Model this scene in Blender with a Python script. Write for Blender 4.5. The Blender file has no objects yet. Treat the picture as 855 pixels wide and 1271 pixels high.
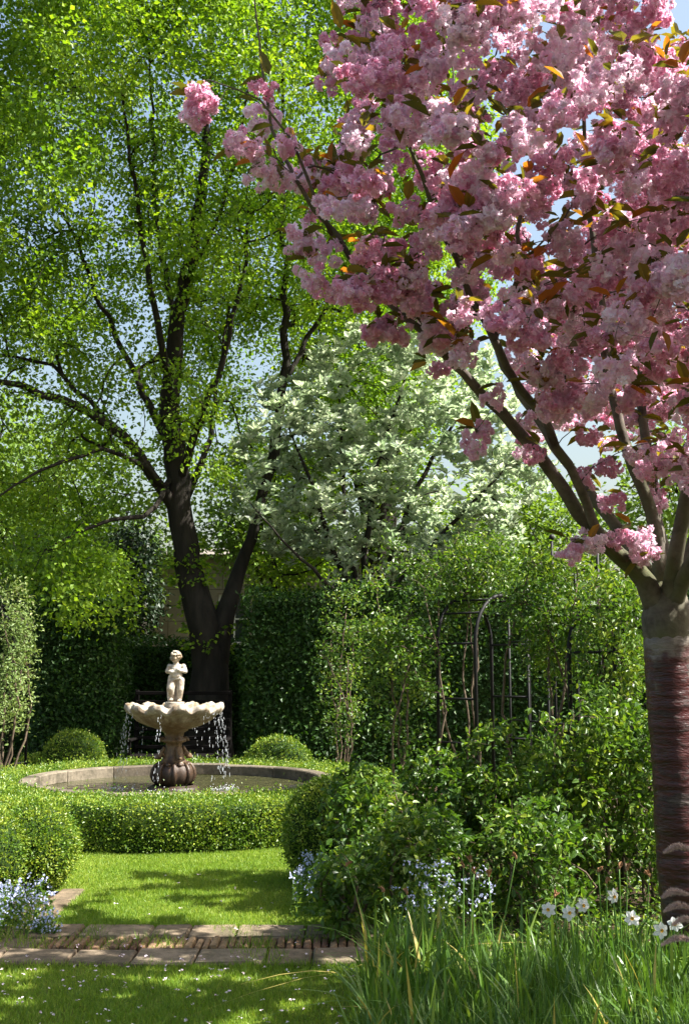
import bpy, math
import numpy as np
from mathutils import Vector, noise as mnoise

SC = bpy.context.scene
COL = SC.collection
R = np.random.default_rng(7)
rad = math.radians

# ------------------------------------------------------------------ camera
F, CX0, CY0, HZ = 1400.0, 427.5, 635.5, 825.0
CAMH = 1.8
PITCH = math.atan((HZ - CY0) / F)
FW = np.array([0, math.cos(PITCH), math.sin(PITCH)])
UP = np.array([0, -math.sin(PITCH), math.cos(PITCH)])
RT = np.array([1.0, 0, 0])
C0 = np.array([0, 0, CAMH])

def ray(px, py):
    return FW + RT * (px - CX0) / F - UP * (py - CY0) / F
def P(px, py, Y):
    r = ray(px, py)
    return C0 + r * (Y / r[1])
def G(px, py, z=0.0):
    r = ray(px, py)
    return C0 + r * ((z - CAMH) / r[2])
def project(p):
    d = np.atleast_2d(p) - C0
    z = d @ FW
    return np.stack([CX0 + F * (d @ RT) / z, CY0 - F * (d @ UP) / z, z], 1)

cam = bpy.data.cameras.new("camera")
cam.sensor_fit = 'VERTICAL'; cam.sensor_height = 36; cam.sensor_width = 36
cam.lens = 36 * F / 1271
cam.clip_start = 0.05; cam.clip_end = 3000
camo = bpy.data.objects.new("camera", cam); COL.objects.link(camo)
camo.location = C0; camo.rotation_euler = (math.pi / 2 + PITCH, 0, 0)
SC.camera = camo

# ------------------------------------------------------------------ light
SUN_EL, SUN_AZ = rad(53), rad(-6)      # azimuth measured from +X towards +Y
S = np.array([math.cos(SUN_EL) * math.cos(SUN_AZ), math.cos(SUN_EL) * math.sin(SUN_AZ), math.sin(SUN_EL)])
W = bpy.data.worlds.new("World"); SC.world = W; W.use_nodes = True
nt = W.node_tree; nt.nodes.clear()
sky = nt.nodes.new("ShaderNodeTexSky"); sky.sky_type = 'NISHITA'; sky.sun_disc = False
sky.sun_elevation = SUN_EL
sky.sun_rotation = math.atan2(S[0], S[1])
sky.air_density = 1.5; sky.dust_density = 4.5; sky.ozone_density = 1.0
bg = nt.nodes.new("ShaderNodeBackground"); bg.inputs[1].default_value = 0.072
out = nt.nodes.new("ShaderNodeOutputWorld")
nt.links.new(sky.outputs[0], bg.inputs[0]); nt.links.new(bg.outputs[0], out.inputs[0])
sl = bpy.data.lights.new("sun", 'SUN'); sl.energy = 5.0; sl.angle = rad(0.5); sl.color = (1, 0.97, 0.91)
so = bpy.data.objects.new("sun", sl); COL.objects.link(so)
so.rotation_euler = Vector(S).to_track_quat('Z', 'Y').to_euler()
so.location = (20, -5, 30)
SC.view_settings.view_transform = 'Standard'; SC.view_settings.look = 'None'
SC.view_settings.exposure = 1.75; SC.view_settings.gamma = 1
SC.view_settings.use_curve_mapping = False
cy = SC.cycles
cy.max_bounces = 5; cy.diffuse_bounces = 3; cy.glossy_bounces = 2; cy.transmission_bounces = 4
cy.transparent_max_bounces = 4; cy.sample_clamp_indirect = 6
cy.use_denoising = True; cy.denoiser = 'OPENIMAGEDENOISE'; cy.denoising_input_passes = 'RGB_ALBEDO_NORMAL'
try:
    cy.use_adaptive_sampling = True; cy.adaptive_threshold = 0.015
except Exception: pass

# ------------------------------------------------------------------ object helpers
def unit(v):
    v = np.asarray(v, float)
    return v / np.maximum(np.linalg.norm(v, axis=-1, keepdims=True), 1e-9)
def rvec(n, rng=R):
    return unit(rng.normal(size=(n, 3)))

def tag(o, label=None, cat=None, group=None, kind=None):
    if label: o['label'] = label
    if cat: o['category'] = cat
    if group: o['group'] = group
    if kind: o['kind'] = kind
    return o
def thing(name, label, cat, loc, group=None):
    o = bpy.data.objects.new(name, None); COL.objects.link(o)
    o.location = tuple(float(x) for x in loc); o.empty_display_size = 0.1
    return tag(o, label, cat, group)

class MB:
    def __init__(s): s.V = []; s.F = {}; s.A = []; s.n = 0
    def add(s, V, Fs, rnd=None):
        V = np.asarray(V, float).reshape(-1, 3)
        for f in (Fs if isinstance(Fs, list) else [Fs]):
            f = np.asarray(f, int)
            if f.size: s.F.setdefault(f.shape[1], []).append(f + s.n)
        if rnd is None: rnd = np.full(len(V), 0.5)
        elif np.isscalar(rnd): rnd = np.full(len(V), rnd)
        s.V.append(V); s.A.append(rnd); s.n += len(V)
    def data(s, name, mat, smooth=False, origin=(0, 0, 0)):
        V = np.concatenate(s.V) - np.asarray(origin); A = np.concatenate(s.A)
        me = bpy.data.meshes.new(name)
        me.vertices.add(len(V)); me.vertices.foreach_set('co', V.astype(np.float32).ravel())
        idx = []; st = []; c = 0
        for k, L in s.F.items():
            f = np.concatenate(L); idx.append(f.ravel()); st.append(c + np.arange(len(f)) * k); c += f.size
        idx = np.concatenate(idx); st = np.concatenate(st)
        me.loops.add(len(idx)); me.loops.foreach_set('vertex_index', idx.astype(np.int32))
        me.polygons.add(len(st)); me.polygons.foreach_set('loop_start', st.astype(np.int32))
        at = me.attributes.new('rnd', 'FLOAT', 'POINT'); at.data.foreach_set('value', A.astype(np.float32))
        me.update(calc_edges=True)
        me.polygons.foreach_set('use_smooth', np.full(len(st), smooth))
        if mat: me.materials.append(mat)
        return me
    def build(s, name, mat, parent=None, smooth=False, origin=None):
        """geometry is given in world space; the object's origin sits at parent's base (or origin)"""
        if parent is not None and origin is None: origin = tuple(parent.location)
        origin = (0, 0, 0) if origin is None else origin
        o = bpy.data.objects.new(name, s.data(name, mat, smooth, origin)); COL.objects.link(o)
        if parent is not None: o.parent = parent
        else: o.location = tuple(float(x) for x in origin)
        return o

def box(mb, lo, hi, rnd=None, bevel=0.0, jit=0.0, M=None):
    lo = np.asarray(lo, float); hi = np.asarray(hi, float)
    c = (lo + hi) / 2; h = (hi - lo) / 2
    if bevel > 0:
        b = min(bevel, h.min() * 0.6)
        V = []; 
        for z, q in ((-1, 1), (-1, 0), (1, 0), (1, 1)):
            hx, hy = h[0] - b * q, h[1] - b * q
            zz = z * (h[2] if q else h[2] - b)
            e = b * 0.9
            for x, y in ((-hx + e, -hy), (hx - e, -hy), (hx, -hy + e), (hx, hy - e), (hx - e, hy), (-hx + e, hy), (-hx, hy - e), (-hx, -hy + e)):
                V.append((x, y, zz))
        V = np.array(V); Fq = []
        for l in range(3):
            for i in range(8):
                j = (i + 1) % 8; Fq.append((l * 8 + i, l * 8 + j, l * 8 + 8 + j, l * 8 + 8 + i))
        F8 = [list(range(7, -1, -1)), list(range(24, 32))]
        Fs = [np.array(Fq), np.array(F8)]
    else:
        V = np.array([(x, y, z) for z in (-1, 1) for y in (-1, 1) for x in (-1, 1)], float) * h
        Fs = [np.array([(0, 2, 3, 1), (4, 5, 7, 6), (0, 1, 5, 4), (2, 6, 7, 3), (0, 4, 6, 2), (1, 3, 7, 5)])]
    if jit: V = V + R.normal(0, jit, V.shape)
    V = V + c
    if M is not None: V = V @ np.asarray(M)[:3, :3].T + np.asarray(M)[:3, 3]
    mb.add(V, Fs, rnd)

def bar(mb, a, b, w, d=None, up=(0, 0, 1), rnd=None):
    """rectangular bar from a to b"""
    a = np.asarray(a, float); b = np.asarray(b, float); t = unit(b - a); d = d or w
    u = np.asarray(up, float)
    if abs(t @ u) > .95: u = np.array([1.0, 0, 0])
    x = unit(np.cross(u, t)); y = np.cross(t, x)
    V = [q + x * sx * w / 2 + y * sy * d / 2 for q in (a, b) for sx, sy in ((-1, -1), (1, -1), (1, 1), (-1, 1))]
    mb.add(V, [np.array([(0, 3, 2, 1), (4, 5, 6, 7), (0, 1, 5, 4), (1, 2, 6, 5), (2, 3, 7, 6), (3, 0, 4, 7)])], rnd)

def tube(mb, pts, rr, k=6, cap=True, rnd=None):
    pts = np.asarray(pts, float); n = len(pts)
    if n < 2: return
    rr = np.full(n, rr) if np.isscalar(rr) else np.asarray(rr, float)
    T = unit(np.gradient(pts, axis=0))
    ref = np.array([0, 0, 1.0]) if abs(T[0][2]) < 0.9 else np.array([1.0, 0, 0])
    X = np.empty_like(pts); x = unit(np.cross(T[0], ref))
    for i in range(n):
        x = x - T[i] * (x @ T[i]); x = x / max(np.linalg.norm(x), 1e-9); X[i] = x
    Yv = np.cross(T, X)
    a = np.arange(k) * 2 * math.pi / k
    V = pts[:, None] + rr[:, None, None] * (X[:, None] * np.cos(a)[None, :, None] + Yv[:, None] * np.sin(a)[None, :, None])
    i = np.arange(n - 1)[:, None] * k; j = np.arange(k)[None]; j2 = (j + 1) % k
    Fq = np.stack([i + j, i + j2, i + k + j2, i + k + j], -1).reshape(-1, 4)
    Fs = [Fq]
    if cap and k >= 3: Fs.append(np.array([list(range(k - 1, -1, -1)), [(n - 1) * k + q for q in range(k)]]))
    mb.add(V.reshape(-1, 3), Fs, rnd)

def lathe(mb, prof, k=48, c=(0, 0, 0), mod=None, rnd=None):
    """prof: list of (r,z); mod(theta, i) -> factor on r, offset z"""
    prof = np.asarray(prof, float); n = len(prof); a = np.arange(k) * 2 * math.pi / k
    r = np.repeat(prof[:, 0:1], k, 1); z = np.repeat(prof[:, 1:2], k, 1)
    if mod is not None: r, z = mod(a[None, :], np.arange(n)[:, None] / (n - 1), r, z)
    V = np.stack([r * np.cos(a), r * np.sin(a), z], -1) + np.asarray(c)
    i = np.arange(n - 1)[:, None] * k; j = np.arange(k)[None]; j2 = (j + 1) % k
    mb.add(V.reshape(-1, 3), np.stack([i + j, i + j2, i + k + j2, i + k + j], -1).reshape(-1, 4), rnd)

def ellipsoid(mb, c, r, nu=10, nv=7, rot=None, rnd=None):
    a = np.arange(nu) * 2 * math.pi / nu; b = np.linspace(-math.pi / 2 + .05, math.pi / 2 - .05, nv)
    V = np.stack([np.cos(b)[:, None] * np.cos(a), np.cos(b)[:, None] * np.sin(a), np.sin(b)[:, None] + 0 * a], -1).reshape(-1, 3) * np.asarray(r)
    if rot is not None: V = V @ np.asarray(rot).T
    i = np.arange(nv - 1)[:, None] * nu; j = np.arange(nu)[None]; j2 = (j + 1) % nu
    Fs = [np.stack([i + j, i + j2, i + nu + j2, i + nu + j], -1).reshape(-1, 4), np.array([list(range(nu - 1, -1, -1)), [(nv - 1) * nu + q for q in range(nu)]])]
    mb.add(V + np.asarray(c), Fs, rnd)

LEAF = {
 'q': (np.array([(0, 0, 0), (.45, .5, .13), (1, 0, -.06), (.45, -.5, .13)]), [np.array([(0, 1, 2, 3)])]),
 'o': (np.array([(0, 0, 0), (.28, .44, .1), (.68, .36, .06), (1, 0, -.14), (.68, -.36, .06), (.28, -.44, .1)]), [np.array([(0, 1, 2, 3), (0, 3, 4, 5)])]),
}
def leaves(mb, pos, tip, nrm, L, Wd, kind='q', rnd=None, rng=R):
    T, Fs = LEAF[kind]
    n = len(pos); tip = unit(tip); nrm = unit(nrm - tip * (nrm * tip).sum(1, keepdims=True)); side = np.cross(nrm, tip)
    L = np.broadcast_to(L, (n,)); Wd = np.broadcast_to(Wd, (n,))
    V = pos[:, None] + tip[:, None] * (T[None, :, 0:1] * L[:, None, None]) + side[:, None] * (T[None, :, 1:2] * Wd[:, None, None]) + nrm[:, None] * (T[None, :, 2:3] * L[:, None, None])
    k = len(T)
    rnd = rng.random(n) if rnd is None else np.broadcast_to(rnd, (n,))
    mb.add(V.reshape(-1, 3), [(np.arange(n)[:, None, None] * k + f[None]).reshape(-1, f.shape[1]) for f in Fs], np.repeat(rnd, k))

def nz(p, s=1.0, off=0.0):
    return np.array([mnoise.noise(Vector((q[0] * s + off, q[1] * s, q[2] * s))) for q in p])

# ------------------------------------------------------------------ materials
def newmat(name):
    m = bpy.data.materials.new(name); m.use_nodes = True
    nt = m.node_tree; nt.nodes.clear()
    return m, nt, nt.nodes.new("ShaderNodeOutputMaterial")
def ramp(nt, cols, fac, interp='LINEAR'):
    r = nt.nodes.new("ShaderNodeValToRGB"); e = r.color_ramp.elements; r.color_ramp.interpolation = interp
    while len(e) < len(cols): e.new(0.5)
    for i, (p, c) in enumerate(cols): e[i].position = p; e[i].color = (*c, 1)
    nt.links.new(fac, r.inputs[0]); return r.outputs[0]
def noise(nt, scale, detail=4, rough=.6, vec=None, mapscale=None):
    t = nt.nodes.new("ShaderNodeTexNoise"); t.inputs['Scale'].default_value = scale
    t.inputs['Detail'].default_value = detail; t.inputs['Roughness'].default_value = rough
    tc = nt.nodes.new("ShaderNodeTexCoord"); src = tc.outputs['Object']
    if mapscale:
        mp = nt.nodes.new("ShaderNodeMapping"); mp.inputs['Scale'].default_value = mapscale
        nt.links.new(src, mp.inputs[0]); src = mp.outputs[0]
    nt.links.new(src, t.inputs[0]); return t.outputs[0]
def mix(nt, a, b, f, mode='MIX'):
    m = nt.nodes.new("ShaderNodeMix"); m.data_type = 'RGBA'; m.blend_type = mode
    for s, v in ((m.inputs[0], f), (m.inputs[6], a), (m.inputs[7], b)):
        if hasattr(v, 'links'): nt.links.new(v, s)
        elif isinstance(v, tuple): s.default_value = (*v, 1)
        else: s.default_value = v
    return m.outputs[2]
def bump(nt, h, strength=.5, dist=.01):
    b = nt.nodes.new("ShaderNodeBump"); b.inputs['Strength'].default_value = strength; b.inputs['Distance'].default_value = dist
    nt.links.new(h, b.inputs['Height']); return b.outputs[0]
def princ(nt, out, col, rough=.6, spec=.4, normal=None, **kw):
    p = nt.nodes.new("ShaderNodeBsdfPrincipled")
    if hasattr(col, 'links'): nt.links.new(col, p.inputs['Base Color'])
    else: p.inputs['Base Color'].default_value = (*col, 1)
    if hasattr(rough, 'links'): nt.links.new(rough, p.inputs['Roughness'])
    else: p.inputs['Roughness'].default_value = rough
    p.inputs['Specular IOR Level'].default_value = spec
    for k, v in kw.items(): p.inputs[k].default_value = v
    if normal: nt.links.new(normal, p.inputs['Normal'])
    if out: nt.links.new(p.outputs[0], out.inputs[0])
    return p

def leafmat(name, cols, trans=.4, tcol=(1.5, 1.35, .6), rough=.5, spec=.35):
    m, nt, out = newmat(name)
    at = nt.nodes.new("ShaderNodeAttribute"); at.attribute_name = 'rnd'
    c = ramp(nt, cols, at.outputs['Fac'])
    p = princ(nt, None, c, rough, spec)
    tr = nt.nodes.new("ShaderNodeBsdfTranslucent")
    tm = mix(nt, c, tcol, 1.0, 'MULTIPLY'); nt.links.new(tm, tr.inputs[0])
    mx = nt.nodes.new("ShaderNodeMixShader"); mx.inputs[0].default_value = trans
    nt.links.new(p.outputs[0], mx.inputs[1]); nt.links.new(tr.outputs[0], mx.inputs[2]); nt.links.new(mx.outputs[0], out.inputs[0])
    return m
def simple(name, col, rough=.6, spec=.4, nscale=None, col2=None, bstr=0, bdist=.005, mapscale=None, **kw):
    m, nt, out = newmat(name)
    c = col; nb = None
    if nscale:
        n = noise(nt, nscale, mapscale=mapscale)
        c = ramp(nt, [(.32, col), (.68, col2 or tuple(x * .6 for x in col))], n)
        if bstr: nb = bump(nt, n, bstr, bdist)
    princ(nt, out, c, rough, spec, nb, **kw)
    return m

M = {}
M['lime'] = leafmat("lime_leaf", [(0, (.075, .16, .012)), (.5, (.17, .29, .02)), (1, (.33, .44, .04))], .45, (1.5, 1.5, .5))
M['bgleaf'] = leafmat("far_leaf", [(0, (.09, .17, .025)), (1, (.19, .31, .045))], .4)
M['yew'] = leafmat("yew_leaf", [(0, (.012, .03, .012)), (1, (.03, .06, .02))], .15)
M['white'] = leafmat("whitebeam_leaf", [(0, (.25, .34, .22)), (.55, (.50, .57, .46)), (1, (.84, .86, .80))], .54, (1.0, 1.05, .75), .55)
M['hornbeam'] = leafmat("hornbeam_leaf", [(0, (.018, .05, .008)), (.7, (.036, .095, .010)), (1, (.10, .18, .018))], .25, (1.5, 1.6, .5))
M['box'] = leafmat("box_leaf", [(0, (.065, .14, .014)), (.5, (.135, .23, .022)), (1, (.36, .42, .06))], .3, (1.3, 1.3, .5), .4, .4)
M['rose'] = leafmat("rose_leaf", [(0, (.035, .085, .012)), (.55, (.085, .165, .018)), (1, (.26, .33, .045))], .36, (1.5, 1.5, .6), .42, .45)
M['paleleaf'] = leafmat("pale_rose_leaf", [(0, (.12, .19, .05)), (.7, (.24, .32, .10)), (1, (.38, .40, .18))], .3, (1.3, 1.3, .7))
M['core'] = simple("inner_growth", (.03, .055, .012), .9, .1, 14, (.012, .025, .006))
M['grass'] = leafmat("grass_blade", [(0, (.10, .19, .02)), (.6, (.19, .29, .03)), (1, (.34, .39, .07))], .35, (1.4, 1.4, .5))
M['daff'] = leafmat("daffodil_blade", [(0, (.045, .11, .018)), (.75, (.11, .20, .03)), (.97, (.19, .27, .05)), (1, (.42, .34, .10))], .35, (1.4, 1.4, .6), .4, .4)
M['petal'] = leafmat("cherry_petal", [(0, (.78, .38, .52)), (.3, (.88, .58, .71)), (.7, (.93, .76, .84)), (1, (.96, .91, .94))], .58, (1.08, .98, 1.02), .6, .2)
M['cherryleaf'] = leafmat("cherry_leaf", [(0, (.06, .07, .015)), (.5, (.10, .10, .02)), (.8, (.16, .13, .02)), (1, (.30, .10, .02))], .45, (2.2, 1.9, .6), .45, .4)
M['bud'] = leafmat("blue_flower", [(0, (.42, .47, .78)), (1, (.72, .76, .93))], .3, (1, 1, 1))
M['fallen'] = leafmat("fallen_petal", [(0, (.72, .5, .58)), (1, (.88, .8, .84))], .2, (1, 1, 1))
M['whitepetal'] = leafmat("white_petal", [(0, (.8, .8, .78)), (1, (.86, .86, .84))], .35, (1, 1, 1))
M['corona'] = simple("corona", (.75, .42, .04), .5)
M['spent'] = simple("dry_husk", (.36, .19, .09), .8, .2, 60, (.22, .12, .06))
M['stem'] = simple("green_stem", (.10, .20, .03), .5)
M['fuzz'] = leafmat("plume_hair", [(0, (.42, .31, .26)), (1, (.70, .58, .52))], .35, (1.1, 1, .95), .8, .1)
M['bark'] = simple("grey_bark", (.034, .028, .021), .9, .2, 9, (.014, .012, .009), .8, .03, (1, 1, .25))
M['twig'] = simple("rose_twig", (.16, .12, .08), .8, .2, 20, (.07, .05, .035))
M['iron'] = simple("black_iron", (.006, .006, .007), .6, .25, 30, (.010, .009, .008))
M['darkwood'] = simple("dark_wood", (.009, .008, .007), .9, .05, 25, (.005, .004, .004), .3, .004, (.3, 4, 4))
M['soil'] = simple("soil", (.055, .037, .022), .95, .1, 6, (.028, .02, .012), .8, .03)

# cherry barks
def m_cherry():
    m, nt, out = newmat("cherry_banded_bark")
    n1 = noise(nt, 1.0, 5, .65, mapscale=(4.2, 4.2, 15))
    n2 = noise(nt, 1.0, 3, .6, mapscale=(9, 9, 90))
    n3 = noise(nt, 7.0, 4, .6)
    base = ramp(nt, [(.3, (.022, .004, .005)), (.53, (.075, .009, .008)), (.60, (.05, .026, .021)), (.76, (.17, .135, .115))], n1)
    c = mix(nt, base, ramp(nt, [(.4, (.45, .4, .38)), (.65, (1, 1, 1))], n2), 1.0, 'MULTIPLY')
    c = mix(nt, c, (.12, .11, .09), ramp(nt, [(.6, (0, 0, 0)), (.8, (.4, .4, .4))], n3))
    tc = nt.nodes.new("ShaderNodeTexCoord"); sp = nt.nodes.new("ShaderNodeSeparateXYZ"); nt.links.new(tc.outputs['Object'], sp.inputs[0])
    ad = nt.nodes.new("ShaderNodeMath"); ad.operation = 'MULTIPLY_ADD'; nt.links.new(n3, ad.inputs[0]); ad.inputs[1].default_value = .6; nt.links.new(sp.outputs[2], ad.inputs[2])
    gr = nt.nodes.new("ShaderNodeMapRange"); nt.links.new(ad.outputs[0], gr.inputs[0]); gr.inputs[1].default_value = 2.08; gr.inputs[2].default_value = 2.2
    c = mix(nt, c, ramp(nt, [(.3, (.07, .055, .043)), (.7, (.22, .19, .155))], n3), gr.outputs[0])
    rg = ramp(nt, [(.45, (.3, .3, .3)), (.6, (.7, .7, .7))], n1)
    princ(nt, out, c, rg, .5, bump(nt, n1, .9, .02))
    return m
M['cherrybark'] = m_cherry()
def m_limb():
    m, nt, out = newmat("cherry_limb_bark")
    n = noise(nt, 10, 5, .65); n2 = noise(nt, 2.5, 3)
    c = ramp(nt, [(.3, (.045, .035, .027)), (.7, (.19, .16, .13))], n)
    c = mix(nt, c, (.075, .085, .025), ramp(nt, [(.45, (0, 0, 0)), (.65, (.8, .8, .8))], n2))
    princ(nt, out, c, .8, .25, bump(nt, n, .7, .012))
    return m
M['limb'] = m_limb()

def m_lawn():
    m, nt, out = newmat("lawn")
    n = noise(nt, 60, 5, .7); n2 = noise(nt, 1.6, 3)
    c = ramp(nt, [(.3, (.07, .10, .010)), (.7, (.15, .20, .018))], n)
    c = mix(nt, c, (.17, .21, .03), ramp(nt, [(.45, (0, 0, 0)), (.7, (.6, .6, .6))], n2))
    princ(nt, out, c, .9, .15, bump(nt, n, .9, .02))
    return m
M['lawn'] = m_lawn()
def m_slab(name, a, b, dirt):
    m, nt, out = newmat(name)
    at = nt.nodes.new("ShaderNodeAttribute"); at.attribute_name = 'rnd'
    n = noise(nt, 14, 6, .7); n2 = noise(nt, 3.2, 4); n3 = noise(nt, 90, 3, .7)
    c = ramp(nt, [(0, a), (1, b)], at.outputs['Fac'])
    c = mix(nt, c, ramp(nt, [(.3, (.45, .45, .42)), (.62, (1.1, 1.08, 1.02))], n), 1.0, 'MULTIPLY')
    c = mix(nt, c, dirt, ramp(nt, [(.5, (0, 0, 0)), (.68, (.75, .75, .75))], n2))
    c = mix(nt, c, ramp(nt, [(.3, (.7, .7, .7)), (.6, (1.05, 1.05, 1.05))], n3), 1.0, 'MULTIPLY')
    princ(nt, out, c, .88, .2, bump(nt, n, .6, .012))
    return m
M['slab'] = m_slab("paving_slab", (.155, .115, .078), (.25, .20, .145), (.075, .068, .035))
M['brick'] = m_slab("edge_brick", (.15, .08, .05), (.32, .22, .13), (.075, .065, .025))
M['rimstone'] = m_slab("rim_stone", (.12, .10, .078), (.21, .18, .14), (.05, .045, .03))

def m_fstone():
    m, nt, out = newmat("fountain_stone")
    tc = nt.nodes.new("ShaderNodeTexCoord"); sp = nt.nodes.new("ShaderNodeSeparateXYZ"); nt.links.new(tc.outputs['Object'], sp.inputs[0])
    n = noise(nt, 7, 5, .65); n2 = noise(nt, 1, 4, .6, mapscale=(16, 16, 3)); n3 = noise(nt, 45, 4, .7)
    # algae and iron stain: grows where water runs (below the lip), patchy; pedestal's shade is painted into the low tones too
    ad = nt.nodes.new("ShaderNodeMath"); ad.operation = 'MULTIPLY_ADD'; nt.links.new(n2, ad.inputs[0]); ad.inputs[1].default_value = .55; nt.links.new(sp.outputs[2], ad.inputs[2])
    zz = ramp(nt, [(.6, (.026, .014, .008)), (.92, (.06, .032, .016)), (1.0, (.15, .09, .04))], ad.outputs[0])
    z2 = ramp(nt, [(.0, (1, 1, 1)), (1, (0, 0, 0))], ad.outputs[0])
    mr = nt.nodes.new("ShaderNodeMapRange"); nt.links.new(ad.outputs[0], mr.inputs[0]); mr.inputs[1].default_value = 1.34; mr.inputs[2].default_value = 1.72
    cream = ramp(nt, [(.36, (.24, .17, .10)), (.58, (.58, .53, .44))], n)
    c = mix(nt, zz, cream, mr.outputs[0])
    c = mix(nt, c, ramp(nt, [(.3, (.6, .6, .6)), (.6, (1.05, 1.05, 1.05))], n3), 1.0, 'MULTIPLY')
    rg = ramp(nt, [(.3, (.3, .3, .3)), (.7, (.75, .75, .75))], n)
    princ(nt, out, c, rg, .5, bump(nt, n3, .4, .006))
    return m
M['fstone'] = m_fstone()
def m_water():
    m, nt, out = newmat("pool_water")
    n = noise(nt, 9, 3, .5); n2 = noise(nt, 30, 2, .5)
    b1 = bump(nt, n, .6, .05)
    b = nt.nodes.new("ShaderNodeBump"); b.inputs['Strength'].default_value = .25; b.inputs['Distance'].default_value = .01
    nt.links.new(n2, b.inputs['Height']); nt.links.new(b1, b.inputs['Normal'])
    princ(nt, out, (.05, .05, .022), .06, .5, b.outputs[0], IOR=1.33)
    return m
M['water'] = m_water()
m, nt_, out_ = newmat("falling_water")
princ(nt_, out_, (.93, .96, 1), .08, .6, None, **{'Transmission Weight': .55, 'IOR': 1.33}); M['drops'] = m
def m_house():
    m, nt, out = newmat("ashlar_wall")
    tc = nt.nodes.new("ShaderNodeTexCoord"); mp = nt.nodes.new("ShaderNodeMapping"); mp.inputs['Rotation'].default_value = (rad(90), 0, 0)
    nt.links.new(tc.outputs['Object'], mp.inputs[0])
    b = nt.nodes.new("ShaderNodeTexBrick"); nt.links.new(mp.outputs[0], b.inputs[0])
    b.inputs['Scale'].default_value = 1; b.inputs['Brick Width'].default_value = .95; b.inputs['Row Height'].default_value = .42; b.inputs['Mortar Size'].default_value = .012
    b.inputs['Color1'].default_value = (.34, .29, .22, 1); b.inputs['Color2'].default_value = (.29, .25, .19, 1); b.inputs['Mortar'].default_value = (.17, .145, .11, 1)
    n = noise(nt, 3, 5, .65)
    c = mix(nt, b.outputs[0], ramp(nt, [(.3, (.7, .7, .68)), (.7, (1.05, 1.05, 1.05))], n), 1.0, 'MULTIPLY')
    princ(nt, out, c, .9, .2); return m
M['house'] = m_house()
M['rooftile'] = simple("roof_tile", (.22, .19, .155), .9, .2, 4, (.16, .14, .12))
M['paint'] = simple("white_paint", (.78, .77, .74), .5)
M['glass'] = simple("window_glass", (.03, .04, .05), .05, .6)

# ------------------------------------------------------------------ setting
mb = MB(); n = 60
gx = np.concatenate([[-1500, -400, -120], np.linspace(-40, 40, n), [120, 400, 1500]]); gy = np.concatenate([[-300, -60], np.linspace(-12, 70, n), [150, 500, 2000]])
X, Y = np.meshgrid(gx, gy); V = np.stack([X, Y, np.zeros_like(X)], -1).reshape(-1, 3)
nx = len(gx); i = np.arange(len(gy) - 1)[:, None] * nx; j = np.arange(nx - 1)[None]
mb.add(V, np.stack([i + j, i + j + 1, i + nx + j + 1, i + nx + j], -1).reshape(-1, 4))
tag(mb.build("ground", M['soil']), kind='structure')

PY1 = G(220, 1156)[1]; PY0 = G(220, 1206)[1]           # far and near edge of the path
LX0 = G(62, 1150)[0]; LX1 = .55
FC = np.array([(220 - CX0) / F * 13.6, 13.6, 0]); RZ = .49  # fountain centre, rim height
PC = FC + np.array([.065, 0, 0])
mb = MB()
def sheet(x0, x1, y0, y1, z, nx=30, ny=30):
    X, Y = np.meshgrid(np.linspace(x0, x1, nx), np.linspace(y0, y1, ny))
    V = np.stack([X, Y, np.full_like(X, z)], -1).reshape(-1, 3)
    V[:, 2] += .006 * nz(V, 1.7)
    i = np.arange(ny - 1)[:, None] * nx; j = np.arange(nx - 1)[None]
    mb.add(V, np.stack([i + j, i + j + 1, i + nx + j + 1, i + nx + j], -1).reshape(-1, 4))
sheet(LX0, LX1, PY1 - .02, 12.0, .02)
sheet(-6, .3, 1.0, PY0 + .02, .02); sheet(-4.2, LX0 - .005, 9.25, 11.5, .02, 16, 16)
tag(mb.build("lawn", M['lawn']), kind='structure')

# mown grass blades
mb = MB()
def blades(n, x0, x1, y0, y1, h, keep=None):
    p = np.stack([R.uniform(x0, x1, n), R.uniform(y0, y1, n), np.full(n, .016)], 1)
    if keep is not None: p = p[keep(p)]
    n = len(p); tip = unit(np.stack([R.normal(0, .45, n), R.normal(0, .45, n), np.ones(n)], 1))
    s = unit(np.cross(tip, rvec(n))); w = R.uniform(.0025, .0045, n)[:, None]
    hh = (h * R.uniform(.6, 1.3, n) * (1 + .35 * nz(p, 2.5)))[:, None]
    V = np.stack([p - s * w, p + s * w, p + tip * hh], 1)
    rn = np.clip(.45 + .4 * nz(p, .9) + R.normal(0, .22, n), 0, 1)
    mb.add(V.reshape(-1, 3), np.arange(3 * n).reshape(-1, 3), np.repeat(rn, 3))
blades(75000, LX0 - .02, .35, PY1 - .01, 11.5, .032, lambda p: np.hypot(p[:, 0] - FC[0], p[:, 1] - FC[1]) > 2.4)
blades(60000, -2.6, .45, 4.6, PY0 + .015, .036)
blades(9000, -3.2, LX0, 9.25, 11.4, .034, lambda p: np.hypot(p[:, 0] - FC[0], p[:, 1] - FC[1]) > 2.4)
blades(2500, LX0, .3, PY1 - .03, PY1 + .01, .05); blades(2500, -2.6, .4, PY0 - .02, PY0 + .035, .05)
pj_ = lambda p: (nz(p, 2.6, 7) > .12)
blades(7000, -3.2, .5, PY0, PY1, .085, pj_)
tag(mb.build("grass", M['grass']), kind='stuff')

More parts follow.
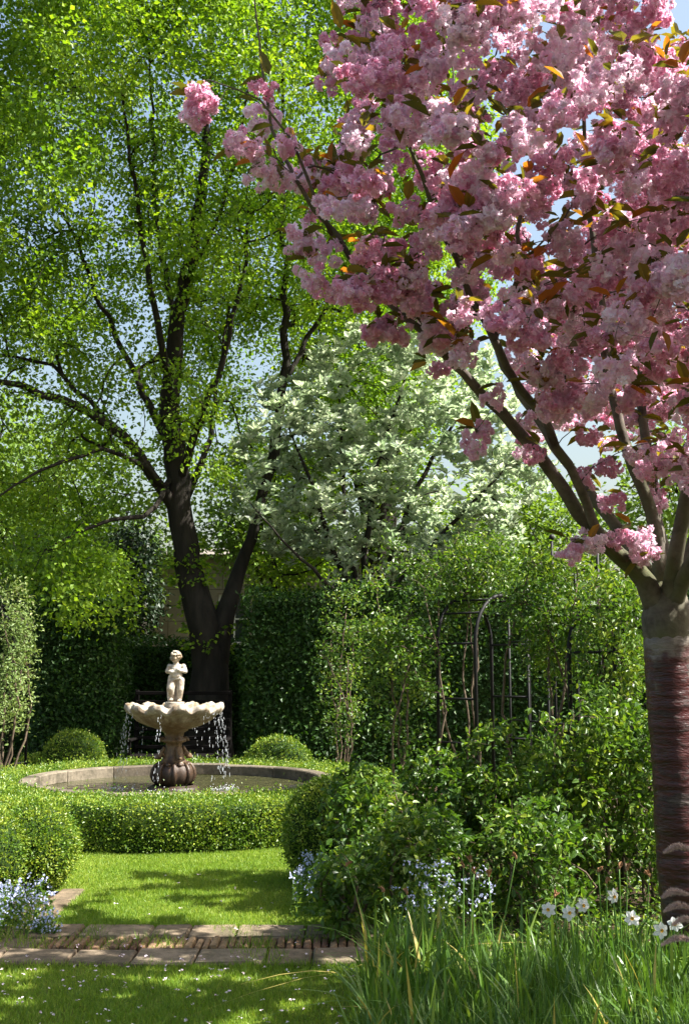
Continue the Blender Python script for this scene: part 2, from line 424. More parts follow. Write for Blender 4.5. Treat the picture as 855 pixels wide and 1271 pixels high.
# path: slab rows and a brick on edge strip
mb = MB(); bm_ = MB()
def slabrow(x0, x1, y0, y1, wmin, wmax, z=.05):
    x = x0
    while x < x1:
        w = R.uniform(wmin, wmax); zz = z + R.normal(0, .004)
        box(mb, (x + .006, y0 + R.uniform(0, .02), -.04), (min(x + w, x1) - .006, y1 - R.uniform(0, .02), zz), R.random(), .012, .004)
        x += w
d = (PY1 - PY0)
slabrow(-4.2, 1.2, PY1 - .34 * d, PY1, .22, .5)
slabrow(-4.2, -1.95, PY0 + .36 * d, PY0 + .645 * d, .4, .6, .046)
slabrow(-4.2, 1.2, PY0, PY0 + .35 * d, .2, .48)
y = PY1 + .03                                            # narrow edging beside the lawn
while y < 8.9:
    h = R.uniform(.3, .5); box(mb, (LX0 - .2, y, -.04), (LX0 - .01, y + h - .01, .035 + R.normal(0, .004)), R.random(), .012, .004); y += h
tag(mb.build("path", M['slab']), kind='structure')
mb = MB(); x = -1.93
while x < .9:
    w = R.uniform(.042, .062); y0 = PY0 + .365 * d + R.uniform(0, .03)
    box(mb, (x, y0, -.04), (x + w - .013, PY0 + .64 * d - R.uniform(0, .03), .05 + R.normal(0, .006)), R.random(), .008, .003); x += w
tag(mb.build("brick_path_strip", M['brick']), kind='structure')
# moss and soil bedding under the joints
mb = MB(); box(mb, (-4.3, PY0 - .01, -.05), (1.3, PY1 + .01, .018)); tag(mb.build("path_bedding", M['soil']), kind='structure')

# fallen petals
mb = MB(); n = 520
p = np.stack([R.uniform(-2.3, 1.2, n), R.uniform(4.8, 7.4, n) , np.full(n, .045)], 1)
w = R.random(n); p = p[(p[:, 1] < PY0 + .1) | (w < .35)]; p[:, 2] = np.where((p[:, 1] > PY0) & (p[:, 1] < PY1), .062, .045)
q = np.stack([R.uniform(-1.9, .3, 40), R.uniform(7.4, 10, 40), np.full(40, .045)], 1); p = np.concatenate([p, q]); n = len(p)
for _ in range(3):
    leaves(mb, p + R.normal(0, .006, (n, 3)) * [1, 1, .3], rvec(n) * [1, 1, .2], np.array([0, 0, 1]) + rvec(n) * .6, R.uniform(.010, .021, n), R.uniform(.009, .016, n))
tag(mb.build("fallen_petals", M['fallen']), kind='stuff')

# ------------------------------------------------------------------ pool and fountain
RO = 1.83; RI = RO - .19
t = thing("stone_pool", "round stone pool with a low weathered rim full of dark water", "pool", PC)
mb = MB(); NS = 14
for s in range(NS):
    a0, a1 = s * 2 * math.pi / NS + .004, (s + 1) * 2 * math.pi / NS - .004
    a = np.linspace(a0, a1, 9); dz = R.normal(0, .004)
    prof = [(RI, RZ - .13), (RI, RZ - .012), (RI + .012, RZ), (RO - .03, RZ), (RO, RZ - .03), (RO, RZ - .12)]
    V = np.array([[(r * math.cos(q), r * math.sin(q), z + dz) for r, z in prof] for q in a]).reshape(-1, 3) + PC
    k = len(prof); Fq = [(u * k + v, u * k + (v + 1) % k, (u + 1) * k + (v + 1) % k, (u + 1) * k + v) for u in range(8) for v in range(k)]
    mb.add(V, [np.array(Fq), np.array([list(range(k)), list(range(8 * k + k - 1, 8 * k - 1, -1))])], R.random())
mb.build("coping", M['rimstone'], t)
mb = MB(); lathe(mb, [(RI + .02, RZ - .10), (RI + .015, .02)], 72, PC); lathe(mb, [(RO - .04, .0), (RO - .04, RZ - .11)], 72, PC); mb.build("basin_wall", M['rimstone'], t, True)
WZ = RZ - .13
mb = MB(); rr = np.linspace(.02, RI + .012, 14)
lathe(mb, [(r, WZ) for r in rr[::-1]], 72, PC); tag(mb.build("water", M['water'], None, True, PC), kind='structure')

ft = thing("fountain", "tiered stone fountain with scalloped bowl and cherub statue on top", "fountain", FC)
def zy(py): return P(220, py, 13.6)[2]
# base: melon shaped with volutes
mb = MB(); BS = .87
def melon(a, t, r, z):
    lob = 1 + (.10 * np.abs(np.cos(4 * a)) - .05) * np.sin(np.clip(t, 0, 1) * math.pi) ** .5
    return r * lob * BS, z
zb = WZ - .05
lathe(mb, [(.31, zb), (.31, zb + .06), (.26, zb + .075), (.24, zb + .09)], 40, FC)
lathe(mb, [(.20, zb + .09), (.245, zb + .14), (.262, zb + .20), (.255, zb + .26), (.225, zb + .31), (.18, zb + .335)], 64, FC, melon)
for q in range(8):                                       # leaf straps over the belly
    a = q * math.pi / 4 + .2; pr_ = np.array([(.215, zb + .10), (.262, zb + .145), (.282, zb + .20), (.272, zb + .26), (.24, zb + .315), (.185, zb + .35)])
    pr_[:, 0] *= BS; pts = FC + np.stack([pr_[:, 0] * math.cos(a), pr_[:, 0] * math.sin(a), pr_[:, 1]], 1)
    tube(mb, pts, [.018, .026, .030, .028, .024, .018], 7)
    tube(mb, pts + np.array([math.cos(a), math.sin(a), 0]) * .012, [.008, .012, .013, .012, .010, .008], 5)
    ellipsoid(mb, FC + np.array([.175 * math.cos(a + .39), .175 * math.sin(a + .39), zb + .325]), (.035, .035, .03), 8, 6)
mb.build("base", M['fstone'], ft, True)
zt = zy(906)
mb = MB()
def flute(a, t, r, z): return r * (1 + .07 * np.cos(8 * a) * np.sin(t * math.pi)), z
lathe(mb, [(.19, zb + .33), (.145, zb + .37), (.115, zb + .42), (.098, zb + .50), (.088, zt - .20), (.09, zt - .15), (.135, zt - .135), (.14, zt - .11), (.10, zt - .09), (.115, zt - .03), (.16, zt - .005), (.17, zt + .03)], 56, FC, flute)
for q in range(4):                                       # scrolls on the shaft
    a = q * math.pi / 2 + .5; c = np.array([math.cos(a), math.sin(a), 0])
    th = np.linspace(0, 3.6, 14)
    pts = FC + c * (.155 + .05 * np.cos(th))[:, None] + np.array([0, 0, 1]) * (zb + .39 + .06 * np.sin(th) )[:, None]
    tube(mb, pts, np.linspace(.032, .018, 14), 6)
    pts = FC + c * np.linspace(.19, .115, 8)[:, None] ** 1.0 + np.array([0, 0, 1]) * np.linspace(zb + .40, zt - .2, 8)[:, None]
    tube(mb, pts, np.linspace(.034, .02, 8), 6)
    pts = FC + c * (.14 + .035 * np.cos(th))[:, None] + np.array([0, 0, 1]) * (zt - .13 + .035 * np.sin(th))[:, None]
    tube(mb, pts, np.linspace(.022, .014, 14), 6)
mb.build("pedestal", M['fstone'], ft, True)
# bowl with rolled shell lobes
mb = MB(); k = 168; zr = zy(880)
a = np.arange(k) * 2 * math.pi / k
prof = [(.05, zt + .01), (.14, zt + .0), (.24, zt + .02), (.35, zt + .055), (.45, zt + .105), (.515, zr - .075), (.57, zr - .055), (.595, zr - .02), (.58, zr + .022), (.54, zr + .04), (.48, zr + .022), (.38, zr - .03), (.10, zr - .06)]
def shell(a, t, r, z):
    w = np.clip((r - .25) / .3, 0, 1)
    big = np.abs(np.sin(6 * a)) ** .8                    # twelve shells
    fine = np.cos(48 * a)
    rim = np.clip((t - .38) / .25, 0, 1) * np.clip((.92 - t) / .2, 0, 1)
    z2 = z + rim * (.085 * big - .04) * w + .012 * fine * rim * (1 - .6 * big)
    r2 = r * (1 + w * (.12 * big - .05) * np.clip(t / .3, 0, 1)) + .009 * fine * w * (1 - .6 * big) 
    return r2, z2
pr = np.array(prof); pr[:, 0] *= .93; tt = np.linspace(0, len(pr) - 1, 46)
pr = np.stack([np.interp(tt, np.arange(len(pr)), pr[:, q]) for q in (0, 1)], 1)
lathe(mb, pr, k, FC, shell)
mb.build("bowl", M['fstone'], ft, True)
mb = MB(); lathe(mb, [(.44, zr - .004), (.2, zr - .002), (.01, zr - .002)], 48, FC); mb.build("bowl_water", M['water'], ft, True)
mb = MB(); zp = zy(871)
lathe(mb, [(.02, zr - .1), (.125, zr - .1), (.125, zp - .035), (.112, zp - .02), (.118, zp - .005), (.10, zp), (.01, zp)], 32, FC); mb.build("plinth", M['fstone'], ft, True)

# cherub: one continuous figure fused from shaped volumes
def rotm(ax, ang):
    from mathutils import Matrix
    return np.array(Matrix.Rotation(ang, 3, ax))
def fuse(mb, name, mat, parent, voxel, smooth=6, origin=(0, 0, 0)):
    me = mb.data(name + "_raw", None, True, origin)
    o = bpy.data.objects.new(name + "_raw", me); COL.objects.link(o)
    r = o.modifiers.new("r", 'REMESH'); r.mode = 'VOXEL'; r.voxel_size = voxel
    s = o.modifiers.new("s", 'SMOOTH'); s.factor = .5; s.iterations = smooth
    dg = bpy.context.evaluated_depsgraph_get(); dg.update()
    me2 = bpy.data.meshes.new_from_object(o.evaluated_get(dg)); me2.name = name
    bpy.data.objects.remove(o); bpy.data.meshes.remove(me)
    me2.materials.clear(); me2.materials.append(mat)
    me2.polygons.foreach_set('use_smooth', np.full(len(me2.polygons), True))
    o = bpy.data.objects.new(name, me2); COL.objects.link(o); o.parent = parent
    return o
mb = MB(); hgt = (zy(808) - zp)
def L_(x, y, z): return FC + np.array([.012 + x * hgt, y * hgt, zp + z * hgt])
def capsule(pts, rr, k=10):
    pts = [L_(*q) for q in pts]
    for q, r in zip(pts, rr): ellipsoid(mb, q, (r * hgt,) * 3, 10, 7)
    for q0, q1, r0, r1 in zip(pts, pts[1:], rr, rr[1:]): tube(mb, [q0, q1], [r0 * hgt, r1 * hgt], k)
def ell(c, r, rot=None): ellipsoid(mb, L_(*c), np.array(r) * hgt, 14, 9, rot)
capsule([(.075, .0, .42), (.085, -.03, .23), (.07, .0, .04)], [.092, .072, .05])       # standing leg
capsule([(-.075, -.01, .42), (-.095, -.085, .25), (-.075, .0, .07)], [.096, .08, .055])   # relaxed leg
ell((.075, -.05, .02), (.045, .085, .028)); ell((-.08, -.06, .045), (.045, .085, .032))  # feet
for q in range(5):
    ell((.047 + q * .013, -.13 + .004 * q, .016), (.010, .018, .012)); ell((-.108 + q * .013, -.14 + .004 * q, .04), (.010, .018, .012))
ell((0, .005, .45), (.135, .105, .09)); ell((.0, -.025, .525), (.125, .115, .095)); ell((-.005, 0, .63), (.125, .095, .10)); ell((-.0, 0, .695), (.14, .075, .05))
ell((-.04, .07, .43), (.07, .06, .07)); ell((.04, .07, .43), (.07, .06, .07))
capsule([(-.005, 0, .70), (-.01, -.005, .77)], [.06, .055])
capsule([(-.135, .0, .695), (-.175, -.03, .60), (-.06, -.115, .575)], [.055, .046, .036])    # arms folded to the chest
capsule([(.135, .0, .695), (.18, -.02, .595), (.075, -.12, .62)], [.055, .046, .036])
for s_, c in ((1, (-.03, -.125, .585)), (-1, (.045, -.128, .63))):
    ell(c, (.035, .022, .028))
    for q in range(4): capsule([(c[0] + s_ * .02, c[1] - .008, c[2] + .02 - .013 * q), (c[0] + s_ * (.058 - .004 * abs(q - 1)), c[1] - .004, c[2] + .018 - .013 * q)], [.009, .007], 6)
    capsule([(c[0], c[1] - .008, c[2] + .02), (c[0] + s_ * .028, c[1] - .014, c[2] + .045)], [.010, .008], 6)
rh = rotm('Z', rad(-28)); hc = np.array([-.015, -.01, .885])
def hd(x, y, z): return tuple(hc + rh @ np.array([x, y, z]))
ell(hc, (.098, .108, .112), rh); ell(hd(0, -.03, -.045), (.08, .075, .06), rh)
ell(hd(0, -.112, -.012), (.014, .022, .02), rh); ell(hd(.042, -.082, -.04), (.036, .03, .034), rh); ell(hd(-.042, -.082, -.04), (.036, .03, .034), rh)
ell(hd(0, -.092, .035), (.07, .03, .018), rh); ell(hd(0, -.1, -.058), (.026, .02, .010), rh); ell(hd(0, -.085, -.09), (.03, .025, .02), rh)
ell(hd(.034, -.092, .012), (.014, .014, .009), rh); ell(hd(-.034, -.092, .012), (.014, .014, .009), rh)
ell(hd(.1, .0, -.01), (.014, .025, .032), rh); ell(hd(-.1, .0, -.01), (.014, .025, .032), rh)
capsule([(-.12, -.06, .50), (-.135, -.05, .30), (-.12, -.02, .08), (-.10, .0, .0)], [.03, .042, .05, .055])   # falling drape
capsule([(-.11, .03, .42), (-.03, -.10, .44), (.09, -.08, .46), (.13, .04, .44)], [.03, .026, .024, .03])
capsule([(.0, .09, .40), (.0, .11, .2), (.0, .09, .0)], [.06, .075, .09])
st = fuse(mb, "cherub_statue", M['fstone'], ft, .0065, 4, FC)
st['label'] = "pale stone cherub with curly hair and arms folded to the chest"
mb = MB()
for q in range(70):
    v = unit(R.normal(size=3)); v[2] = abs(v[2]) * 1.0 - .25
    if v[1] < -.45 and v[2] < .35: continue
    v = unit(v); ellipsoid(mb, L_(*hd(*(v * [.098, .105, .112]))), np.array([.026, .026, .022]) * hgt * R.uniform(.8, 1.25), 8, 6)
hr = fuse(mb, "curly_hair", M['fstone'], st, .006, 2, FC)

# falling water
mb = MB()
for a, wd, dens in ((-.15, .06, 80), (-.35, .08, 80), (.12, .04, 40), (3.05, .08, 45), (3.4, .08, 40), (3.75, .12, 45), (4.55, .08, 50), (5.6, .1, 30), (2.4, .1, 30), (1.2, .1, 30)):
    for s_ in range(5):
        aa = a + R.normal(0, wd * .6); v0 = R.uniform(.18, .36)
        for q in range(dens // 5):
            tf = R.uniform(0, .36) ** .9; r = .53 + v0 * tf + R.normal(0, .004); z = zr - .01 - 4.9 * tf * tf
            if z < WZ: continue
            s0 = R.uniform(.0016, .0034)
            ellipsoid(mb, FC + np.array([r * math.cos(aa + R.normal(0, .006)), r * math.sin(aa), z]), (s0, s0, s0 * (2.5 + 14 * tf)), 5, 4)
for q in range(260):                                      # splash
    a = R.choice([-.2, -.35, 3.2, 3.5, 4.6]) + R.normal(0, .18); r = .66 + R.normal(0, .08); s0 = R.uniform(.003, .007)
    ellipsoid(mb, FC + np.array([r * math.cos(a), r * math.sin(a), WZ + abs(R.normal(0, .025))]), (s0, s0, s0), 5, 4)
tag(mb.build("falling_water", M['drops'], None, True), kind='stuff')

# ------------------------------------------------------------------ clipped shapes
def cover(mb, pos, nrm, L, lift=.02, rnd=None, kind='q', spread=.9, upb=.25, wr=.62):
    n = len(pos)
    tip = unit(nrm * .8 + rvec(n) * spread + np.array([0, 0, upb])); nn = rvec(n) + nrm * .6
    p = pos + nrm * (R.exponential(lift, n) - lift)[:, None]
    LL = L * R.uniform(.65, 1.25, n)
    leaves(mb, p, tip, nn, LL, LL * wr, kind, rnd)

def box_ball(label, c, r, n, L=.026, sq=1.0, group=None):
    t = thing("box_ball", label, "topiary", (c[0], c[1], 0), group)
    v = rvec(n); v = v[v[:, 2] > -.75]
    def rr(v): return r * (1 + .05 * nz(v, 1.6, c[0] * 3) + .035 * nz(v, 4.5, c[1]))
    f = np.array([1, 1, sq])
    pos = c + v * rr(v)[:, None] * f
    mb = MB(); cover(mb, pos, v, L, .014, np.clip(.5 + .35 * nz(v, 3, c[0]) + R.normal(0, .25, len(v)), 0, 1), wr=.6)
    mb.build("foliage", M['box'], t)
    mb = MB(); nu, nv = 28, 16
    a = np.arange(nu) * 2 * math.pi / nu; b = np.linspace(-1.2, 1.55, nv)
    V = np.stack([np.cos(b)[:, None] * np.cos(a), np.cos(b)[:, None] * np.sin(a), np.sin(b)[:, None] + 0 * a], -1).reshape(-1, 3)
    V = c + V * (rr(V) * .93)[:, None] * f; V[:, 2] = np.maximum(V[:, 2], 0)
    i = np.arange(nv - 1)[:, None] * nu; j = np.arange(nu)[None]; j2 = (j + 1) % nu
    mb.add(V, [np.stack([i + j, i + j2, i + nu + j2, i + nu + j], -1).reshape(-1, 4), np.array([[(nv - 1) * nu + q for q in range(nu)]])])
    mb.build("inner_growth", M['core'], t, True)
    return t

# ring hedge round the pool
HO, HI, HZT = 2.58, RO + .03, .475
t = thing("round_box_hedge", "low clipped box hedge curving in a ring round the pool", "hedge", PC)
mb = MB()
def ringpts(n, r0, r1, z0, z1, a0=0, a1=2 * math.pi):
    a = R.uniform(a0, a1, n)
    return a, R.uniform(r0, r1, n), R.uniform(z0, z1, n)
def ringadd(n, r0, r1, z0, z1, nr, nzv, L, lift):
    a, r, z = ringpts(n, r0, r1, z0, z1)
    w = .035 * nz(np.stack([np.cos(a) * 2.2, np.sin(a) * 2.2, z], 1), 2.2)
    if nzv: z = z + w
    else: r = r + w * np.sign(nr)
    pos = PC + np.stack([r * np.cos(a), r * np.sin(a), z], 1)
    nn = np.stack([nr * np.cos(a), nr * np.sin(a), np.full(n, float(nzv))], 1)
    cover(mb, pos, nn, L, lift, np.clip(.5 + .35 * nz(pos, 2.5) + R.normal(0, .25, n), 0, 1), wr=.6)
ringadd(42000, HI, HO, HZT, HZT, 0, 1, .028, .022)
ringadd(48000, HO, HO, .05, HZT, 1, 0, .028, .018)
ringadd(9000, HI, HI, .25, HZT, -1, 0, .028, .012)
a = R.uniform(0, 2 * math.pi, 3500); bb = R.uniform(0, 1.57, 3500)
mb.build("foliage", M['box'], t)
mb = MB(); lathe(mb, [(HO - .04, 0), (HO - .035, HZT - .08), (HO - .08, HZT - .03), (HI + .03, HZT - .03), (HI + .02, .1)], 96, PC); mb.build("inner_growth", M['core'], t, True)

def hedge_block(label, x0, x1, y0, y1, h, n, L=.075, mat='hornbeam', rot=0.0, name="hornbeam_hedge"):
    c = np.array([(x0 + x1) / 2, (y0 + y1) / 2, 0]); hx, hy = (x1 - x0) / 2, (y1 - y0) / 2
    t = thing(name, label, "hedge", c)
    ca, sa = math.cos(rot), math.sin(rot); M2 = np.array([[ca, -sa, 0], [sa, ca, 0], [0, 0, 1]])
    mb = MB()
    faces = [((1, 0, 0), hx, hy, h), ((-1, 0, 0), hx, hy, h), ((0, -1, 0), hy, hx, h), ((0, 1, 0), hy, hx, h), ((0, 0, 1), 0, hx, hy)]
    ar = np.array([4 * hy * h / 2, 4 * hy * h / 2, 2 * 4 * hx * h / 2, .5 * 4 * hx * h / 2, 4 * hx * hy]); ar = ar / ar.sum()
    for (nn, dd, _, _), w in zip(faces, ar):
        m_ = int(n * w); nn = np.array(nn, float)
        p = np.stack([R.uniform(-hx, hx, m_), R.uniform(-hy, hy, m_), R.uniform(0, h, m_)], 1)
        if nn[2]: p[:, 2] = h
        elif nn[0]: p[:, 0] = nn[0] * hx
        else: p[:, 1] = nn[1] * hy
        p += nn * (.07 * nz(p, 1.4, x0))[:, None]
        p = p @ M2.T + c; nn = M2 @ nn
        q = np.repeat(nn[None], m_, 0)
        tipd = unit(q * .5 + rvec(m_) * .8 + np.array([0, 0, -.25])); 
        LL = L * R.uniform(.6, 1.2, m_)
        leaves(mb, p + q * R.normal(0, .045, m_)[:, None], tipd, q + rvec(m_) * .5 + np.array([0, 0, .5]), LL, LL * .62, 'q', np.clip(.4 + .3 * nz(p, 1.5) + R.normal(0, .25, m_), 0, 1))
    mb.build("foliage", M[mat], t)
    mb = MB(); mm = np.eye(4); mm[:3, :3] = M2; mm[:3, 3] = c
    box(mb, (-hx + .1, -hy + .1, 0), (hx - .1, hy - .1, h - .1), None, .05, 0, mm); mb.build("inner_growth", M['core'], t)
    return t

# ------------------------------------------------------------------ growth of trees and shrubs
def smooth_line(pts, step):
    pts = np.asarray(pts, float); q = np.concatenate([[2 * pts[0] - pts[1]], pts, [2 * pts[-1] - pts[-2]]])
    out = []
    for i in range(1, len(q) - 2):
        n = max(1, int(np.linalg.norm(q[i + 1][:3] - q[i][:3]) / step)); s = np.arange(n)[:, None] / n
        a, b, c, d = q[i - 1], q[i], q[i + 1], q[i + 2]
        out.append(.5 * (2 * b + (c - a) * s + (2 * a - 5 * b + 4 * c - d) * s ** 2 + (3 * b - 3 * c + d - a) * s ** 3))
    out.append(pts[-1][None]); return np.concatenate(out)

def grow(limbs, attr, step, rtip, power=.48, bend=.35, pen=.6, upb=0.0, jit=.02, rng=R, maxr=.8):
    """limbs: lists of (x,y,z,r). attr: points that twigs reach. Returns limb chains, twig chains (pts, radii), tips"""
    NM = 400000
    pos = np.empty((NM, 3)); dr = np.empty((NM, 3)); par = np.full(NM, -1); n = 0; rl = np.zeros(NM); isl = np.zeros(NM, bool)
    lch = []
    for L in limbs:
        q = smooth_line(L, step); m_ = len(q)
        w = np.sin(np.linspace(0, math.pi, m_))[:, None] * rng.normal(0, jit, (m_, 3)); q[:, :3] += w
        pos[n:n + m_] = q[:, :3]; dr[n:n + m_] = unit(np.gradient(q[:, :3], axis=0)); par[n + 1:n + m_] = np.arange(n, n + m_ - 1)
        rl[n:n + m_] = np.maximum(q[:, 3], .003); isl[n:n + m_] = True
        lch.append((pos[n:n + m_].copy(), rl[n:n + m_].copy())); n += m_
    lim = pos[:n].copy()
    d0 = np.array([np.min(((lim - a) ** 2).sum(1)) for a in attr]); order = np.argsort(d0)
    ch = []
    for a in attr[order]:
        d = a - pos[:n]; di = np.sqrt((d * d).sum(1)) + 1e-6; cs = (d * dr[:n]).sum(1) / di
        j = int(np.argmin(di * (1 + pen * (1 - cs)) + .15 * rl[:n]))
        if di[j] < step * .4: continue
        k = max(2, int(math.ceil(di[j] / step))); s = np.linspace(0, 1, k + 1)[1:, None]
        c1 = pos[j] + (dr[j] * bend + np.array([0, 0, upb])) * di[j]
        q = (1 - s) ** 2 * pos[j] + 2 * s * (1 - s) * c1 + s * s * a
        q[:-1] += rng.normal(0, jit, (k - 1, 3))
        full = np.concatenate([pos[j][None], q]); dd = unit(np.gradient(full, axis=0))[1:]
        pos[n:n + k] = q; dr[n:n + k] = dd; par[n] = j; par[n + 1:n + k] = np.arange(n, n + k - 1)
        ch.append((j, n, k)); n += k
    cnt = np.zeros(n)
    for j, s0, k in ch: cnt[s0 + k - 1] += 1
    for q in range(n - 1, -1, -1):
        if par[q] >= 0: cnt[par[q]] += cnt[q]
    rr = rtip * np.maximum(cnt, 1) ** power
    rr[isl[:n]] = np.maximum(rl[:n][isl[:n]], 0)
    out = []
    for j, s0, k in ch:
        r = rr[s0:s0 + k].copy(); r = np.minimum(r, rr[j] * maxr); rr[s0:s0 + k] = r
        r0 = min(r[0] * 1.25, rr[j])
        out.append((np.concatenate([pos[j][None], pos[s0:s0 + k]]), np.concatenate([[r0], r * np.linspace(1, .75, k)])))
    return lch, out
def wood(mb, lch, tch, kl=10, minr=0.0):
    for p, r in lch: tube(mb, p, r, kl)
    for p, r in tch:
        if r.max() < minr: continue
        tube(mb, p, r, 7 if r[0] > .05 else (5 if r[0] > .015 else 3), False)

def foliage(mb, tch, per, sig, L, wr=.7, kind='q', droop=.2, out=.5, frac=.6, rndf=None, rng=R):
    ps, ds = [], []
    for p, r in tch:
        m_ = rng.poisson(per)
        if m_ == 0: continue
        s = 1 - rng.random(m_) * frac; x = s * (len(p) - 1); i = np.minimum(x.astype(int), len(p) - 2); f = (x - i)[:, None]
        ps.append(p[i] * (1 - f) + p[i + 1] * f); ds.append(np.repeat(unit(p[-1] - p[0])[None], m_, 0))
    ps = np.concatenate(ps); ds = np.concatenate(ds); m_ = len(ps); o = rng.normal(0, sig, (m_, 3)) * [1, 1, .75]
    tip = unit(ds * out + rvec(m_, rng) * .8 + o * 2 + np.array([0, 0, -droop])); nn = rvec(m_, rng) * .8 + np.array([0, 0, .9])
    LL = L * rng.uniform(.6, 1.25, m_)
    if rndf is None: rnd = np.clip(.45 + .3 * nz(ps, .8) + rng.normal(0, .22, m_), 0, 1)
    else: rnd = rndf(ps)
    leaves(mb, ps + o, tip, nn, LL, LL * wr, kind, rnd)
    return ps + o

def lp(Lst): return [np.array([*P(a, b, c), r]) for a, b, c, r in Lst]

# ---- the big lime behind the fountain
def big_lime():
    base = P(258, 825, 18.0); base[2] = 0
    t = thing("lime_tree", "tall lime tree with fresh yellow-green leaves and a dark forked trunk behind the fountain", "tree", base)
    b4 = [*base, .56]
    main = [np.array(b4), np.array([base[0], 18, .5, .42])] + lp([(260, 830, 18, .29), (253, 780, 18, .26), (238, 720, 18, .225), (227, 650, 18, .20), (217, 550, 18, .18), (212, 470, 18, .155), (222, 390, 17.9, .125), (236, 310, 17.8, .10), (252, 220, 17.8, .08), (258, 120, 17.8, .06), (262, 0, 17.8, .04), (262, -130, 17.8, .02)])
    sec = lp([(264, 835, 18.02, .25), (273, 785, 18.05, .185), (288, 735, 18.2, .135), (304, 690, 18.4, .105), (320, 640, 18.6, .085), (338, 560, 18.8, .09), (350, 470, 19, .075), (356, 390, 19, .065), (352, 300, 19, .05), (350, 200, 19, .04), (352, 60, 19, .02)])
    L = [main, sec,
      lp([(222, 640, 18, .2), (190, 590, 17.7, .17), (150, 540, 17.3, .15), (105, 508, 16.9, .13), (55, 488, 16.6, .11), (0, 474, 16.3, .08), (-70, 470, 16, .04)]),
      lp([(205, 605, 17.8, .1), (170, 572, 17, .08), (125, 560, 16.4, .065), (75, 572, 16, .05), (20, 600, 15.7, .03), (-30, 640, 15.5, .015)]),
      lp([(150, 540, 17.3, .09), (110, 500, 17.4, .075), (60, 455, 17.6, .06), (0, 440, 17.8, .04)]),
      lp([(214, 560, 18, .15), (185, 500, 18.4, .12), (150, 430, 18.8, .09), (110, 340, 19, .065), (70, 240, 19.2, .04)]),
      lp([(214, 500, 18, .14), (200, 420, 17.5, .11), (182, 330, 17.2, .085), (165, 220, 17, .06), (150, 90, 17, .03)]),
      lp([(220, 410, 18, .1), (200, 300, 18.6, .08), (190, 190, 19, .06), (185, 60, 19.2, .03)]),
      lp([(222, 600, 18, .14), (250, 520, 17.4, .11), (278, 440, 17, .085), (300, 350, 16.7, .06), (310, 240, 16.5, .03)]),
      lp([(222, 640, 18, .13), (250, 570, 18.8, .1), (270, 480, 19.4, .07), (285, 380, 19.8, .045)]),
      lp([(230, 350, 17.9, .08), (270, 270, 17.4, .06), (300, 160, 17.2, .04), (320, 40, 17, .02)]),
      lp([(350, 480, 19, .1), (385, 420, 19.2, .085), (410, 370, 19.3, .065), (440, 300, 19.4, .04)]),
      lp([(215, 590, 18, .1), (180, 640, 17.2, .07), (120, 650, 16.5, .05), (60, 680, 16, .025)]),
    ]
    for l_ in L:
        for v_ in (l_ if l_ is not main and l_ is not sec else []): v_[3] *= .52
    N = 13000; q = R.uniform(-1, 1, (N * 5, 3))
    z = 9.4 + q[:, 2] * 7.0
    Rz = np.interp(z, [2.4, 4, 6, 8, 10, 12, 14, 16.4], [2.6, 3.6, 4.5, 5.0, 5.0, 4.4, 3.2, .7])
    rr = np.hypot(q[:, 0], q[:, 1]); k = rr < 1
    q, z, Rz, rr = q[k], z[k], Rz[k], rr[k]
    p = np.stack([base[0] - .15 + q[:, 0] * Rz, 18 + q[:, 1] * Rz, z], 1)
    pr = np.interp(z, [2.5, 4, 5.5, 7, 8.5, 12], [.35, .35, .35, .65, 1, 1.0]) * np.interp(rr, [0, .45, .8, 1], [.25, .5, 1, 1])
    pr *= np.clip((nz(p, .62, 3.1) + .24) * 3.2, 0.02, 1)
    px = project(p); hide = (px[:, 0] > 700) | ((p[:, 1] < 15.6) & (p[:, 2] < 7)) | ((p[:, 1] < 15.0) & (p[:, 2] < 9.5) & (p[:, 0] > -3.2)) | ((px[:, 0] > 285) & (px[:, 1] > 400) & (p[:, 1] < 19.2)) | ((px[:, 0] > 165) & (px[:, 0] < 315) & (px[:, 1] > 615))
    p = p[(R.random(len(p)) < pr) & ~hide][:5200]
    lch, tch = grow(L, p, .28, .0052, .47, .35, .7, .06, .03)
    mb = MB(); wood(mb, lch, tch, 12); 
    mb.build("trunk", M['bark'], t, True)
    mb = MB(); ps = foliage(mb, tch, 56, .16, .078, .78, 'q', .35, .45, .5, lambda ps: np.clip(.45 + .5 * nz(ps, .7) + R.normal(0, .2, len(ps)), 0, 1))
    # leafy sprouts that cling to the trunk
    mp_, mr_ = lch[0]; m_ = 3000; i = R.integers(6, int(len(mp_) * .6), m_)
    o = rvec(m_) * [1, 1, .2]; pp = mp_[i] + unit(o) * (mr_[i] + abs(R.normal(0, .08, m_)))[:, None]; keep = nz(pp, 1.3) > -.05
    pp, o = pp[keep], o[keep]; leaves(mb, pp, o + np.array([0, 0, -.3]) + rvec(len(pp)) * .5, rvec(len(pp)) + np.array([0, 0, .6]), .085, .06)
    mb.build("crown", M['lime'], t)
big_lime()

